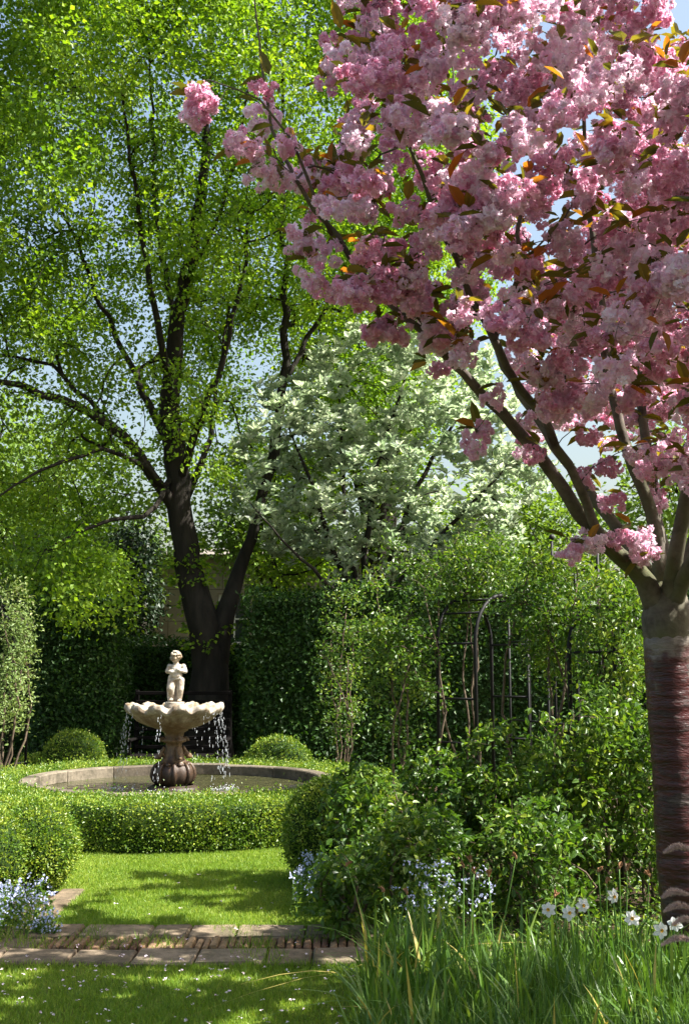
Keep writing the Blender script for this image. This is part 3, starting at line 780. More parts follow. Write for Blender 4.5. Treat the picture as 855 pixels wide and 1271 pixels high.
def round_tree(name, label, px, Y, top, bot, rx, mat, n=700, per=26, L=.16, group=None, tr=.2, hollow=.3, seed=1, barkm='bark', sig=.32):
    base = P(px, 825, Y); base[2] = 0
    zt_, zb_ = P(px, top, Y)[2], P(px, bot, Y)[2]; rr = rx * Y / F
    t = thing(name, label, "tree", base, group)
    rng = np.random.default_rng(seed)
    q = rvec(n * 3, rng) * (rng.random(n * 3) ** .4)[:, None]; c = base + np.array([0, 0, (zt_ + zb_) / 2])
    p = c + q * [rr, rr, (zt_ - zb_) / 2]; p = p[(nz(p, 1.6 / rr * 1.2, seed) > -.12)][:n]
    lim = [[np.array([*base, tr * 1.5]), np.array([*(base + [0, 0, .4]), tr * 1.1]), np.array([*(base + [.1, 0, zb_ + .2]), tr]), np.array([*(c + [.1, .1, 0]), tr * .6]), np.array([*(c + [0, 0, (zt_ - zb_) * .38]), tr * .2])]]
    for k in range(5):
        a = k * 1.26 + seed; z0 = base + np.array([.08, 0, zb_ * (.75 + .12 * k)]); e = c + np.array([math.cos(a) * rr * .6, math.sin(a) * rr * .6, (zt_ - zb_) * rng.uniform(-.1, .3)])
        lim.append([np.array([*z0, tr * .5]), np.array([*((z0 + e) / 2 + [0, 0, -.1]), tr * .32]), np.array([*e, tr * .12])])
    lch, tch = grow(lim, p, .5, .008, .45, .35, .6, .05, .04, rng)
    mb = MB(); wood(mb, lch, tch, 9); mb.build("trunk", M[barkm], t, True)
    mb = MB(); foliage(mb, tch, per, sig, L, .72, 'q', .2, .4, .7, None, rng); mb.build("crown", M[mat], t)
    return t

# ---- whitebeam
def whitebeam():
    Y = 18.4; base = P(462, 825, Y); base[2] = 0
    t = thing("whitebeam_tree", "silvery pale-leaved whitebeam with several slim stems between the lime and the cherry", "tree", base)
    def s(L): return [np.array([*base, L[0][3]]) + np.array([R.normal(0, .05), R.normal(0, .05), 0, 0])] + lp(L)
    L = [s([(456, 760, Y, .07), (452, 690, Y, .055), (462, 620, Y, .045), (475, 550, Y, .035), (500, 480, Y, .02), (510, 430, Y, .01)]),
         s([(470, 760, Y + .3, .06), (490, 680, Y + .5, .05), (520, 600, Y + .7, .04), (560, 530, Y + .9, .025), (590, 480, Y + 1, .012)]),
         s([(440, 760, Y - .2, .05), (415, 690, Y - .4, .045), (395, 620, Y - .6, .035), (370, 560, Y - .8, .02), (350, 510, Y - .9, .01)]),
         s([(445, 750, Y + .4, .05), (430, 660, Y + .7, .04), (425, 570, Y + .8, .03), (420, 470, Y + .8, .012)]),
         s([(480, 760, Y - .3, .05), (525, 690, Y - .6, .04), (570, 640, Y - .8, .03), (620, 590, Y - .9, .015)]),
         s([(440, 770, Y - .5, .04), (400, 720, Y - 1, .03), (360, 680, Y - 1.3, .02), (315, 630, Y - 1.6, .01)])]
    N = 5000; q = rvec(N) * (R.random(N) ** .38)[:, None]
    c = P(490, 570, Y); p = c + q * [2.8, 1.8, 2.35]
    pj = project(p); k = (pj[:, 1] > 400) & (nz(p, 1.15, 9) > .03) & (pj[:, 0] < 700)
    k &= ~((pj[:, 0] < 430) & (pj[:, 1] < 425)) & ~((pj[:, 0] < 330) & (pj[:, 1] < 470))
    p = p[k]
    ex = np.stack([R.uniform(290, 350, 40), R.uniform(530, 650, 40), R.uniform(16.9, 17.9, 40)], 1); p = np.concatenate([p[:1150], np.array([P(*v) for v in ex])])
    lch, tch = grow(L, p, .2, .004, .45, .35, .7, .05, .015)
    mb = MB(); wood(mb, lch, tch, 8); mb.build("trunk", M['bark'], t, True)
    # upright rosettes of felted leaves
    ps, tp = [], []
    for pt, r in tch:
        for u in (len(pt) - 1, max(1, len(pt) - 2), max(1, int(len(pt) * .55)), max(1, int(len(pt) * .4))):
            m_ = R.integers(4, 7); a = R.uniform(0, 6.28) + np.arange(m_) * 6.28 / m_
            o = pt[u] + R.normal(0, .06, 3); ps.append(np.repeat(o[None], m_, 0) + R.normal(0, .012, (m_, 3)))
            tp.append(np.stack([np.cos(a), np.sin(a), np.full(m_, R.uniform(.3, 1.3))], 1) + R.normal(0, .25, (m_, 3)))
    ps = np.concatenate(ps); tp = np.concatenate(tp); n = len(ps); LL = R.uniform(.085, .155, n)
    mb = MB(); leaves(mb, ps, tp, rvec(n) * .5 + np.array([0, 0, 1]), LL, LL * .55, 'o', np.clip(.45 + .3 * nz(ps, .9) + R.normal(0, .25, n), 0, 1)); mb.build("crown", M['white'], t)
whitebeam()

# ---- flowering cherry
def cherry():
    base = P(850, 825, 6.5); base[2] = 0
    t = thing("cherry_tree", "flowering cherry with pink double blossom and a banded red-brown trunk", "tree", base)
    tp = smooth_line([np.array([*base, .21])] + [np.array([*(base + [-.005, 0, .1]), .165])] + lp([(844, 1060, 6.5, .134), (838, 960, 6.5, .130), (830, 860, 6.5, .127), (827, 800, 6.5, .129), (826.5, 775, 6.5, .133)]), .018)
    mb = MB(); z = tp[:, 2]; ringn = np.array([mnoise.noise(Vector((3.3, 1.7, q * 24))) + .5 * mnoise.noise(Vector((8, 2, q * 60))) for q in z])
    tube(mb, tp[:, :3], tp[:, 3] + .006 * ringn, 28); 
    mb.build("trunk", M['cherrybark'], t, True)
    L = [lp([(827, 802, 6.5, .120), (826.5, 788, 6.5, .135), (826, 772, 6.5, .142), (826, 755, 6.5, .134), (828, 735, 6.5, .105), (829, 722, 6.5, .05)]),
      lp([(816, 760, 6.5, .11), (800, 722, 6.45, .09), (770, 690, 6.35, .072), (735, 658, 6.25, .064), (700, 612, 6.1, .056), (665, 565, 6.0, .05), (622, 512, 5.9, .044), (575, 462, 5.8, .036), (525, 415, 5.7, .03), (455, 348, 5.6, .024), (412, 292, 5.5, .02), (368, 228, 5.4, .016), (338, 160, 5.35, .012), (325, 80, 5.3, .009), (312, -40, 5.3, .005)]),
      lp([(775, 694, 6.35, .05), (745, 668, 6.2, .042), (728, 625, 6.05, .038), (705, 575, 5.9, .036), (680, 530, 5.8, .034), (650, 482, 5.7, .031), (612, 422, 5.6, .028), (586, 365, 5.5, .025), (566, 322, 5.4, .021), (540, 255, 5.3, .017), (510, 180, 5.2, .013), (485, 100, 5.2, .009), (470, 10, 5.2, .005)]),
      lp([(815, 735, 6.6, .08), (790, 690, 6.7, .06), (755, 645, 6.8, .052), (725, 605, 6.9, .045), (690, 555, 7.0, .04), (645, 490, 7.1, .034), (608, 420, 7.2, .028), (590, 320, 7.2, .022), (570, 200, 7.2, .015), (560, 60, 7.2, .008)]),
      lp([(824, 745, 6.55, .09), (818, 690, 6.55, .066), (806, 635, 6.6, .056), (787, 580, 6.6, .052), (767, 528, 6.6, .045), (752, 450, 6.6, .038), (744, 360, 6.6, .032), (732, 260, 6.6, .025), (724, 150, 6.6, .018), (730, 20, 6.6, .009)]),
      lp([(832, 740, 6.45, .09), (838, 690, 6.35, .068), (850, 620, 6.25, .058), (862, 550, 6.15, .05), (876, 450, 6.0, .04), (892, 320, 5.9, .03), (905, 180, 5.8, .018), (905, 20, 5.8, .008)]),
      lp([(838, 745, 6.6, .085), (858, 680, 6.7, .066), (895, 600, 6.8, .055), (950, 500, 6.9, .045), (1010, 380, 6.9, .032), (1050, 240, 6.9, .018), (1070, 120, 6.9, .008)]),
      lp([(826, 735, 6.7, .08), (815, 640, 7.0, .058), (800, 540, 7.2, .046), (790, 420, 7.3, .034), (785, 280, 7.4, .022), (780, 140, 7.4, .01)]),
      lp([(830, 730, 6.65, .06), (850, 640, 7.2, .045), (862, 560, 7.9, .035), (860, 500, 8.7, .025), (840, 450, 9.4, .012)]),  # rear bough, added to carry the twigs that shade the lawn
      lp([(842, 730, 6.4, .07), (890, 630, 5.9, .052), (945, 500, 5.5, .04), (985, 340, 5.2, .026), (1000, 180, 5.0, .012)]),
      lp([(752, 455, 6.6, .022), (780, 400, 6.4, .018), (805, 345, 6.2, .014), (838, 290, 6.0, .010), (850, 255, 5.9, .006)]),
      lp([(612, 424, 5.6, .016), (640, 350, 5.5, .013), (648, 260, 5.4, .010), (668, 160, 5.3, .007)]),
      lp([(412, 292, 5.5, .012), (392, 250, 5.35, .009), (360, 170, 5.2, .007), (325, 125, 5.1, .005), (262, 100, 5.0, .003)]),
    ]
    for l_ in L[1:10]:
        for v_ in l_: v_[3] *= .68
    root = lp([(827, 795, 6.5, .06), (826, 770, 6.5, .075)])
    for q in (1, 3, 4, 5, 6, 7, 8, 9): L[q] = [root[0], root[1]] + L[q][0:]
    # where the flowering twigs reach: a broad vase shaped head
    N = 60000
    p = np.array([2.05, 6.0, 4.6]) + np.stack([R.uniform(-3.0, 2.9, N), R.uniform(-2.0, 2.0, N), R.uniform(-2.5, 2.6, N)], 1)
    pj = project(p); x, y = pj[:, 0], pj[:, 1]
    e = (((p - [2.05, 6.0, 4.6]) / [3.0, 1.95, 2.6]) ** 2).sum(1)
    left = np.interp(y, [-300, -60, 0, 60, 120, 170, 220, 260, 300, 340, 390, 410, 440, 470, 500, 540, 600, 640, 660], [420, 400, 395, 410, 425, 365, 350, 352, 370, 395, 450, 470, 530, 560, 640, 665, 745, 790, 900])
    k = (e < 1) & (x > left + 8) & (y < 650) & ~((p[:, 0] < 1.55) & (p[:, 1] > 6.25)) & ~((p[:, 0] > 3.5) & (p[:, 1] > 5.6))
    k &= nz(p, 1.5, 5) > np.where(x > 880, .16, -.26)
    pr = np.interp(y, [100, 380, 450, 540, 640], [1, 1, .72, .42, .22]); k &= R.random(N) < pr
    k &= ~((x > 760) & (y < 60) & (x < 850) & (R.random(N) < .75)) & ~((x > 690) & (x < 860) & (y > 480) & (R.random(N) < .35))
    p = p[k][:900]
    p = np.concatenate([p, np.stack([R.uniform(1.5, 2.8, 60), R.uniform(8.2, 9.8, 60), R.uniform(3.7, 4.9, 60)], 1)])  # rear twigs added to cast shade on the lawn
    spr = np.array([P(a, b, c) for a, b, c in ((250, 105, 5.0), (272, 128, 5.0), (300, 160, 5.15), (318, 175, 5.2), (330, 190, 5.3), (350, 205, 5.3), (325, 100, 5.25), (405, 90, 5.3), (480, 395, 5.5), (465, 405, 5.5), (500, 400, 5.55), (590, 535, 5.8), (710, 672, 6.0), (786, 660, 6.2), (770, 652, 6.2), (800, 668, 6.2), (690, 440, 5.3), (705, 430, 5.3), (680, 450, 5.3), (735, 580, 6.0), (660, 555, 5.9), (395, 330, 5.4), (370, 290, 5.4))])
    p = np.concatenate([p, spr])
    lch, tch = grow(L, p, .11, .0032, .42, .3, .8, .02, .010)
    mb = MB(); wood(mb, lch, tch, 12); mb.build("limbs", M['limb'], t, True)
    # pompon clusters, eight moulds
    moulds = []
    for v in range(10):
        cv = (-.28, -.2, -.12, -.05, 0, .05, .12, .2, .28, .36)[v]
        mb = MB(); nf = int(R.integers(11, 17)); c = R.normal(0, 1, (nf * 3, 3)); c = unit(c) * (R.random(nf * 3) ** .33)[:, None] * [.068, .068, .056]
        keep = []
        for q in c:
            if all(np.linalg.norm(q - h) > .027 for h in keep): keep.append(q)
        for q in keep[:nf]:
            m_ = 26; ax = unit(q + np.array([0, 0, -.02]) + R.normal(0, .02, 3)); d = rvec(m_); d = unit(d + ax * .55); rf = R.uniform(.021, .029)
            nn = unit(d + rvec(m_) * .45); half = R.random(m_) < .7; tg = unit(rvec(m_) + d * .35); tg = np.where(half[:, None], tg, d); nn = np.where(half[:, None], nn, unit(ax + rvec(m_) * .7))
            leaves(mb, q + d * rf * np.where(half, .72, .2)[:, None] - tg * rf * np.where(half, .35, 0)[:, None], tg, nn, rf * R.uniform(.75, 1.1, m_), rf * R.uniform(.75, 1.0, m_), 'q', np.clip(R.normal(.48 + cv, .15) + R.normal(0, .15, m_), 0, 1))
        moulds.append((mb, mb.data("blossom_cluster", M['petal'])))
    sites = []
    for pt, r in tch:
        Ln = np.linalg.norm(np.diff(pt, axis=0), axis=1).sum(); m_ = max(1, int(Ln / .11))
        for s in np.linspace(1, max(.35, 1 - m_ * .16), m_):
            x = s * (len(pt) - 1); i = min(int(x), len(pt) - 2); sites.append(pt[i] + (pt[i + 1] - pt[i]) * (x - i) + np.array([R.normal(0, .035), R.normal(0, .035), -.055 + R.normal(0, .02)]))
    for pt, r in lch[1:]:
        for i in range(int(len(pt) * .45), len(pt), 4):
            if R.random() < .5: sites.append(pt[i] + R.normal(0, .06, 3) + np.array([0, 0, -.04]))
    sites = np.array(sites)
    pj = project(sites)
    sites = sites[(pj[:, 1] < 690)]; pj = project(sites)
    vis = (pj[:, 0] > -10) & (pj[:, 0] < 865) & (pj[:, 1] > -10)
    order = np.argsort(np.where(vis, pj[:, 2], 99)); rest = MB()
    from mathutils import Euler
    for rank, i in enumerate(order):
        v = int(R.integers(0, 10)); sc = R.uniform(.8, 1.3); rz = Euler((R.uniform(-.5, .5), R.uniform(-.5, .5), R.uniform(0, 6.28)))
        if rank < 100:
            sc *= 1.05
            o = bpy.data.objects.new("blossom_cluster", moulds[v][1]); COL.objects.link(o); o.parent = t
            o.location = tuple(sites[i] - base); o.rotation_euler = rz; o.scale = (sc,) * 3
        else:
            V = np.concatenate(moulds[v][0].V) * sc @ np.array(rz.to_matrix()).T + sites[i]
            rest.add(V, [np.concatenate(moulds[v][0].F[4])], np.concatenate(moulds[v][0].A))
    o = rest.build("blossoms", M['petal'], t); o['kind'] = 'stuff'
    # bronze young leaves in tufts by the blossom
    mb = MB(); sel = sites[R.random(len(sites)) < .95]; ps, tp = [], []
    for s in sel:
        m_ = R.integers(2, 6); o = s + np.array([0, 0, .06]) + R.normal(0, .03, 3)
        ps.append(np.repeat(o[None], m_, 0)); tp.append(rvec(m_) * [1, 1, .5] + np.array([0, 0, .15]))
    ps = np.concatenate(ps); tp = unit(np.concatenate(tp)); n = len(ps); LL = R.uniform(.07, .145, n)
    leaves(mb, ps + tp * .02, tp, rvec(n) * .5 + np.array([0, 0, 1]), LL, LL * .42, 'o'); mb.build("leaves", M['cherryleaf'], t)
    print("cherry sites", len(sites), "visible", vis.sum())
cherry()

# ------------------------------------------------------------------ shrubs, roses, arches
def shrub(name, label, base, crown_c, crown_r, n, per, L, mat, stems=6, cat="shrub", group=None, seed=1, twigm='twig', kind='o', sig=.05, step=.1, stemr=.012, low=0.05, droop=.1, wr=.6, noisy=-.1):
    rng = np.random.default_rng(seed); base = np.array(base, float)
    t = thing(name, label, cat, base, group); c = np.array(crown_c, float); cr = np.array(crown_r, float)
    q = rvec(n * 3, rng) * (rng.random(n * 3) ** .42)[:, None]; p = c + q * cr
    p = p[(p[:, 2] > low) & (nz(p, 2.2 / cr.mean() * .7, seed) > noisy)][:n]
    lim = []
    for k in range(stems):
        a = rng.uniform(0, 6.28); e = c + np.array([math.cos(a) * cr[0] * .55, math.sin(a) * cr[1] * .55, cr[2] * rng.uniform(-.1, .6)])
        b = base + np.array([rng.normal(0, .04), rng.normal(0, .04), 0]); mid = (b + e) / 2 + np.array([rng.normal(0, .12), rng.normal(0, .12), .05])
        lim.append([np.array([*b, stemr]), np.array([*mid, stemr * .8]), np.array([*e, stemr * .4])])
    lch, tch = grow(lim, p, step, .0022, .42, .35, .6, .06, step * .12, rng)
    mb = MB(); wood(mb, lch, tch, 6); mb.build("stems", M[twigm], t, True)
    mb = MB(); foliage(mb, tch, per, sig, L, wr, kind, droop, .4, .85, lambda ps: np.clip(.45 + .35 * nz(ps, 1.6, seed) + rng.normal(0, .22, len(ps)), 0, 1), rng); mb.build("foliage", M[mat], t)
    return t

def arch(label, A, wv, dv, h, group):
    """two iron hoops A..A+wv, offset by dv, joined by rungs"""
    A = np.array(A, float); wv = np.array(wv, float); dv = np.array(dv, float)
    t = thing("garden_arch", label, "arch", A + wv / 2 + dv / 2, group)
    hw = .5 * np.linalg.norm(wv); spring = h - hw * 1.05
    def hoop(o):
        pts = [o, o + np.array([0, 0, spring])]
        for th in np.linspace(0, math.pi, 15)[1:-1]: pts.append(o + wv * (.5 - .5 * math.cos(th)) + np.array([0, 0, spring + hw * 1.05 * math.sin(th)]))
        return np.array(pts + [o + wv + np.array([0, 0, spring]), o + wv])
    for o in (A, A + dv):
        mb = MB(); tube(mb, hoop(o), .019, 8); mb.build("hoop", M['iron'], t, True)
    H0, H1 = hoop(A), hoop(A + dv)
    def rung(p, q):
        mb = MB(); tube(mb, [p, q], .013, 6); mb.build("rung", M['iron'], t, True)
    for z in (.5, 1.0, 1.45):
        if z < spring:
            for o in (A, A + wv): rung(o + np.array([0, 0, z]), o + dv + np.array([0, 0, z]))
    for i in (1, 4, 6, 8, 10, 12, 15): rung(H0[i], H1[i])
    return t
A0 = P(543, 825, 12.0); A0[2] = 0
arch("black iron rose arch with bare rounded hoops among the climbing roses", A0, (.66, .72, 0), (.36, -.33, 0), 2.53, "iron rose arches")
A1 = P(706, 825, 9.6); A1[2] = 0
arch("black iron rose arch half hidden by leaves beside the cherry trunk", A1, (.62, .5, 0), (.3, -.37, 0), 2.32, "iron rose arches")
A2 = P(16, 825, 15.1); A2[2] = 0
arch("black iron rose arch under the pale climbing rose at the edge of the pool garden", A2, (-.9, .3, 0), (.12, .36, 0), 2.6, "iron rose arches")
# trellis panels between the arches
def trellis(label, a, b, h, n):
    a = np.array(a, float); b = np.array(b, float); t = thing("iron_trellis", label, "trellis", (a + b) / 2, "iron trellis panels")
    for k in range(n):
        o = a + (b - a) * k / (n - 1); mb = MB(); hh = h + (.25 if k in (0, n - 1) else 0); tube(mb, [o, o + [0, 0, hh]], .014, 6)
        ellipsoid(mb, o + [0, 0, hh + .02], (.028, .028, .035), 8, 6); mb.build("upright", M['iron'], t, True)
    for z in (.5, 1.2, h - .05):
        mb = MB(); tube(mb, [a + [0, 0, z], b + [0, 0, z]], .011, 6); mb.build("rail", M['iron'], t, True)
g0 = lambda px, Y: np.array([*P(px, 825, Y)[:2], 0])
trellis("black iron trellis with plain uprights standing between the two rose arches", g0(632, 12.6), g0(705, 11.6), 2.1, 4)
trellis("tall black iron trellis with a finial rising above the roses", g0(688, 10.6), g0(745, 10.2), 2.72, 3)

def climber(label, px, Y, top, bot, rx, n, per, mat, seed, stems=5, L=.05, ry=.5):
    b = g0(px, Y); zt_, zb_ = P(px, top, Y)[2], P(px, bot, Y)[2]; rr = rx * Y / F
    return shrub("climbing_rose", label, b, (b[0], b[1], (zt_ + zb_) / 2), (rr, ry, (zt_ - zb_) / 2), n, per, L, mat, stems, "climbing plant", "climbing roses", seed, sig=.07, step=.16, stemr=.016)
climber("pale leaved climbing rose on the arch at the very edge of the picture", 8, 15.0, 712, 935, 36, 330, 15, 'paleleaf', 31, 7)
climber("climbing rose with a bare twisted stem beside the tall hedge", 500, 12.2, 668, 930, 58, 400, 14, 'rose', 32, 4)
climber("climbing rose arching over the top of the open iron arch", 590, 12.4, 655, 770, 80, 400, 14, 'rose', 33, 4)
climber("climbing rose thick over the tall finial trellis", 690, 10.1, 660, 850, 62, 420, 15, 'rose', 34, 4)
climber("climbing rose leaning against the arch next to the cherry trunk", 765, 9.3, 690, 900, 52, 380, 15, 'rose', 35, 4)
climber("thin climbing rose with grey stems at the corner of the tall hedge", 425, 15.8, 700, 930, 36, 220, 12, 'rose', 36, 5)

# shrub roses of the bed
SR = "shrub roses in the bed by the lawn"
for lab, px, Y, top, rx, seed, n in (
    ("shrub rose spilling over beside the dark box ball by the lawn", 455, 8.7, 945, 62, 41, 420),
    ("bright low shrub rose below the open iron arch", 540, 9.3, 925, 70, 42, 420),
    ("rounded leafy shrub rose in front of the iron trellis", 620, 9.2, 900, 70, 43, 420),
    ("tallest twiggy shrub rose beside the cherry trunk", 720, 8.7, 840, 72, 44, 560),
    ("dark shrub rose behind the white narcissi", 660, 7.9, 985, 66, 45, 340),
    ("dark shrub rose over the blue flowers by the daffodil leaves", 520, 7.9, 1000, 72, 46, 380),
    ("shrub rose half hidden behind the cherry trunk", 805, 8.6, 870, 60, 47, 320),
    ("low dark shrub rose at the corner of lawn and paving", 425, 7.75, 1035, 34, 48, 170)):
    b = g0(px, Y); zt_ = P(px, top, Y)[2]; rr = rx * Y / F
    shrub("shrub_rose", lab, b, (b[0], b[1], zt_ * .53), (rr, .48, zt_ * .48), n, 10, .057, 'rose', 7, "shrub", SR, seed, sig=.045, step=.1)

# ground cover of the bed
mb = MB(); n = 26000
p = np.stack([R.uniform(.05, 4.6, n), R.uniform(6.5, 14.5, n), np.zeros(n)], 1); p = p[(p[:, 0] > .15 + .12 * nz(p, 2)) & (np.hypot(p[:, 0] - FC[0], p[:, 1] - FC[1]) > 2.7)]
hh = np.clip(.13 + .16 * nz(p, 1.3), .02, .4); p[:, 2] = hh * R.random(len(p)); n = len(p)
leaves(mb, p, rvec(n) * [1, 1, .5] + [0, 0, .35], rvec(n) * .6 + [0, 0, 1], R.uniform(.03, .07, n), R.uniform(.02, .04, n), 'q')
tag(mb.build("ground_cover", M['rose']), kind='stuff')

# clipped box
BB = "clipped box balls"
c = P(36, 1050, 9.35); c[2] = .34; box_ball("large sunlit box ball beside the lawn edging", c, .385, 12500, .026, .95, BB)
c = P(-24, 1050, 9.0); c[2] = .33; box_ball("box ball cut off by the picture edge above the pale forget-me-nots", c, .38, 9000, .026, .95, BB)
c = P(407, 1020, 9.6); c[2] = .42; box_ball("box ball against the shrub roses across the lawn from the forget-me-not drift", c, .355, 12500, .026, 1.25, BB)
c = P(92, 921, 16.75); c[2] = .42; box_ball("dome of box in sun in front of the tall dark hedge", c, .44, 5500, .035, .95, BB)
c = P(42, 932, 16.6); c[2] = .27; box_ball("smallest loose box ball under the pale climbing rose", c, .28, 3000, .035, .85, BB)
c = P(346, 924, 16.6); c[2] = .36; box_ball("box dome beyond the pool below the hedge under the whitebeam", c, .46, 5500, .035, .9, BB)

# tall hedges
x0, x1 = g0(38, 17.5)[0], g0(146, 17.5)[0]
hedge_block("tall clipped hornbeam hedge in shade behind the sunlit box dome", x0, x1, 17.5, 18.4, P(90, 738, 17.5)[2], 9000)
x0, x1 = g0(120, 19.8)[0], g0(330, 19.8)[0]
hedge_block("lower hornbeam hedge with a sunlit top running behind the lime trunk", x0, x1, 19.8, 20.6, P(200, 795, 19.8)[2], 9000)
x0, x1 = g0(303, 17.2)[0], g0(425, 17.2)[0]
hedge_block("tall clipped hornbeam hedge below the whitebeam", x0, x1, 17.2, 18.0, P(350, 735, 17.2)[2], 9000)
x0, x1 = g0(426, 17.25)[0], g0(960, 17.25)[0]
hedge_block("long dark hornbeam hedge behind the iron arches", x0, x1, 17.25, 18.05, P(600, 725, 17.25)[2], 24000)
x0, x1 = g0(-260, 19)[0], g0(60, 19)[0]
hedge_block("hornbeam hedge closing the garden behind the pale climbing rose", x0, x1, 19, 19.9, P(0, 745, 19)[2], 10000)

# bench behind the fountain
bx0, bx1, by = g0(168, 17.0)[0], g0(288, 17.0)[0], 17.0
bt = thing("garden_bench", "dark slatted wooden bench in shade behind the fountain", "bench", ((bx0 + bx1) / 2, by, 0))
zt2 = P(220, 858, 17.0)[2]; sz = .5
mb = MB()
for k in range(5): box(mb, (bx0, by - .5 + k * .105, sz - .03), (bx1, by - .41 + k * .105, sz), None, .006)
mb.build("seat", M['darkwood'], bt)
mb = MB()
for k in range(7):
    z = sz + .12 + (zt2 - sz - .12) * k / 6; box(mb, (bx0 + .02, by + .02, z - .055), (bx1 - .02, by + .045, z), None, .006)
mb.build("backrest", M['darkwood'], bt)
for x in (bx0 + .03, bx1 - .03):
    mb = MB(); box(mb, (x - .03, by + .047, 0), (x + .03, by + .11, zt2 + .02), None, .008); mb.build("leg", M['darkwood'], bt)
    mb = MB(); box(mb, (x - .03, by - .5, 0), (x + .03, by - .44, sz - .032), None, .008); mb.build("leg", M['darkwood'], bt)
    mb = MB(); box(mb, (x - .035, by - .52, sz + .2), (x + .035, by + .018, sz + .235), None, .008); box(mb, (x - .022, by - .49, sz + .002), (x + .022, by - .445, sz + .198)); mb.build("armrest", M['darkwood'], bt)

# ------------------------------------------------------------------ house behind the trees
HY = 30.0
hx0, hx1 = g0(184, HY)[0], g0(500, HY)[0]; ze = P(300, 690, HY)[2]
h = thing("stone_house", "pale stone house glimpsed behind the lime trunk and the whitebeam", "house", ((hx0 + hx1) / 2, HY + 3, 0))
mb = MB()
wins = [(g0(290, HY)[0], P(0, 800, HY)[2]), (g0(425, HY)[0], P(0, 735, HY)[2]), (g0(360, HY)[0], P(0, 800, HY)[2]), (g0(440, HY)[0], P(0, 830, HY)[2] - .2)]
ww, wh = .85, 1.35
# front wall cut into vertical strips and pieces round the windows
cuts = sorted({hx0, hx1, *[x for w in wins for x in (w[0] - ww / 2, w[0] + ww / 2) if x < hx1]})
for a, b in zip(cuts, cuts[1:]):
    zs = [0]
    for wx, wz in sorted(wins, key=lambda w: w[1]):
        if wx - ww / 2 <= (a + b) / 2 <= wx + ww / 2 and wz > zs[-1]: zs += [wz, wz + wh]
    zs.append(ze)
    for k in range(0, len(zs), 2): box(mb, (a, HY, zs[k]), (b, HY + .35, zs[k + 1]))
box(mb, (hx0, HY + .352, 0), (hx0 + .35, HY + 6, ze)); box(mb, (hx1 - .35, HY + .352, 0), (hx1, HY + 6, ze)); box(mb, (hx0 + .352, HY + 5.65, 0), (hx1 - .352, HY + 6, ze))
mb.build("wall", M['house'], h)
mb = MB(); rz = ze + .5
V = [(hx0 - .3, HY - .35, ze + .01), (hx1 + .3, HY - .35, ze + .01), (hx1 + .3, HY + 6.35, ze + .01), (hx0 - .3, HY + 6.35, ze + .01), (hx0 + .8, HY + 3, rz), (hx1 - .8, HY + 3, rz)]
mb.add(V, [np.array([(0, 1, 5, 4), (2, 3, 4, 5), (3, 2, 1, 0)]), np.array([(1, 2, 5), (3, 0, 4)])]); rf = mb.build("roof", M['rooftile'], h)
for wx, wz in wins:
    mb = MB(); a, b = wx - ww / 2 + .004, wx + ww / 2 - .004
    for s in (((a, wz + .004), (a + .07, wz + wh - .004)), ((b - .07, wz + .004), (b, wz + wh - .004)), ((a + .07, wz + .004), (b - .07, wz + .07)), ((a + .07, wz + wh - .07), (b - .07, wz + wh - .004)), ((wx - .02, wz + .072), (wx + .02, wz + wh - .072)), ((a + .072, wz + wh / 2 - .02), (wx - .022, wz + wh / 2 + .02)), ((wx + .022, wz + wh / 2 - .02), (b - .072, wz + wh / 2 + .02))):
        box(mb, (s[0][0], HY + .06, s[0][1]), (s[1][0], HY + .14, s[1][1]))
    w_ = mb.build("window", M['paint'], h)
    mb = MB(); box(mb, (a + .06, HY + .145, wz + .06), (b - .06, HY + .16, wz + wh - .06)); mb.build("pane", M['glass'], w_, False, tuple(h.location))
    mb = MB(); box(mb, (a - .08, HY - .06, wz - .09), (b + .08, HY - .003, wz - .005)); mb.build("sill", M['house'], w_, False, tuple(h.location))

# ------------------------------------------------------------------ trees farther off
BT = "trees beyond the garden"
round_tree("broadleaf_tree", "light green tree beyond the hedges seen under the lime boughs", 60, 27, 520, 790, 170, 'bgleaf', 620, 26, .15, BT, .2, seed=11)
round_tree("broadleaf_tree", "distant green tree past the end of the hornbeam hedge", -120, 30, 440, 790, 190, 'bgleaf', 520, 26, .17, BT, .25, seed=12)
round_tree("yew_tree", "very dark yew standing at the corner of the stone house", 158, 23.5, 640, 850, 36, 'yew', 320, 60, .10, None, .12, seed=13, sig=.16)
round_tree("broadleaf_tree", "green tree behind the whitebeam and iron arches", 640, 27, 590, 800, 150, 'bgleaf', 460, 24, .16, BT, .2, seed=14)
round_tree("broadleaf_tree", "green tree seen under the cherry branches behind its trunk", 890, 25, 500, 780, 120, 'bgleaf', 360, 20, .15, BT, .2, seed=15)
round_tree("broadleaf_tree", "second lime crown rising behind the tall lime", 470, 26, 190, 650, 130, 'lime', 700, 24, .14, BT, .3, seed=16)
round_tree("broadleaf_tree", "green tree glimpsed between the lime trunk and the whitebeam", 335, 25, 545, 745, 95, 'bgleaf', 480, 30, .12, BT, .12, seed=19, sig=.25)
round_tree("broadleaf_tree", "low bushy tree in front of the yew below the lime bough", 80, 21.5, 640, 800, 75, 'bgleaf', 420, 26, .10, BT, .1, seed=17, sig=.2)

t_ = round_tree("broadleaf_tree", "unseen tree added beside the viewer to shade the daffodil leaves", 2449, 2.7, -1300, 306, 1140, 'bgleaf', 900, 34, .13, None, .09, seed=18, sig=.2)  # stands out of view, added to shade the near planting

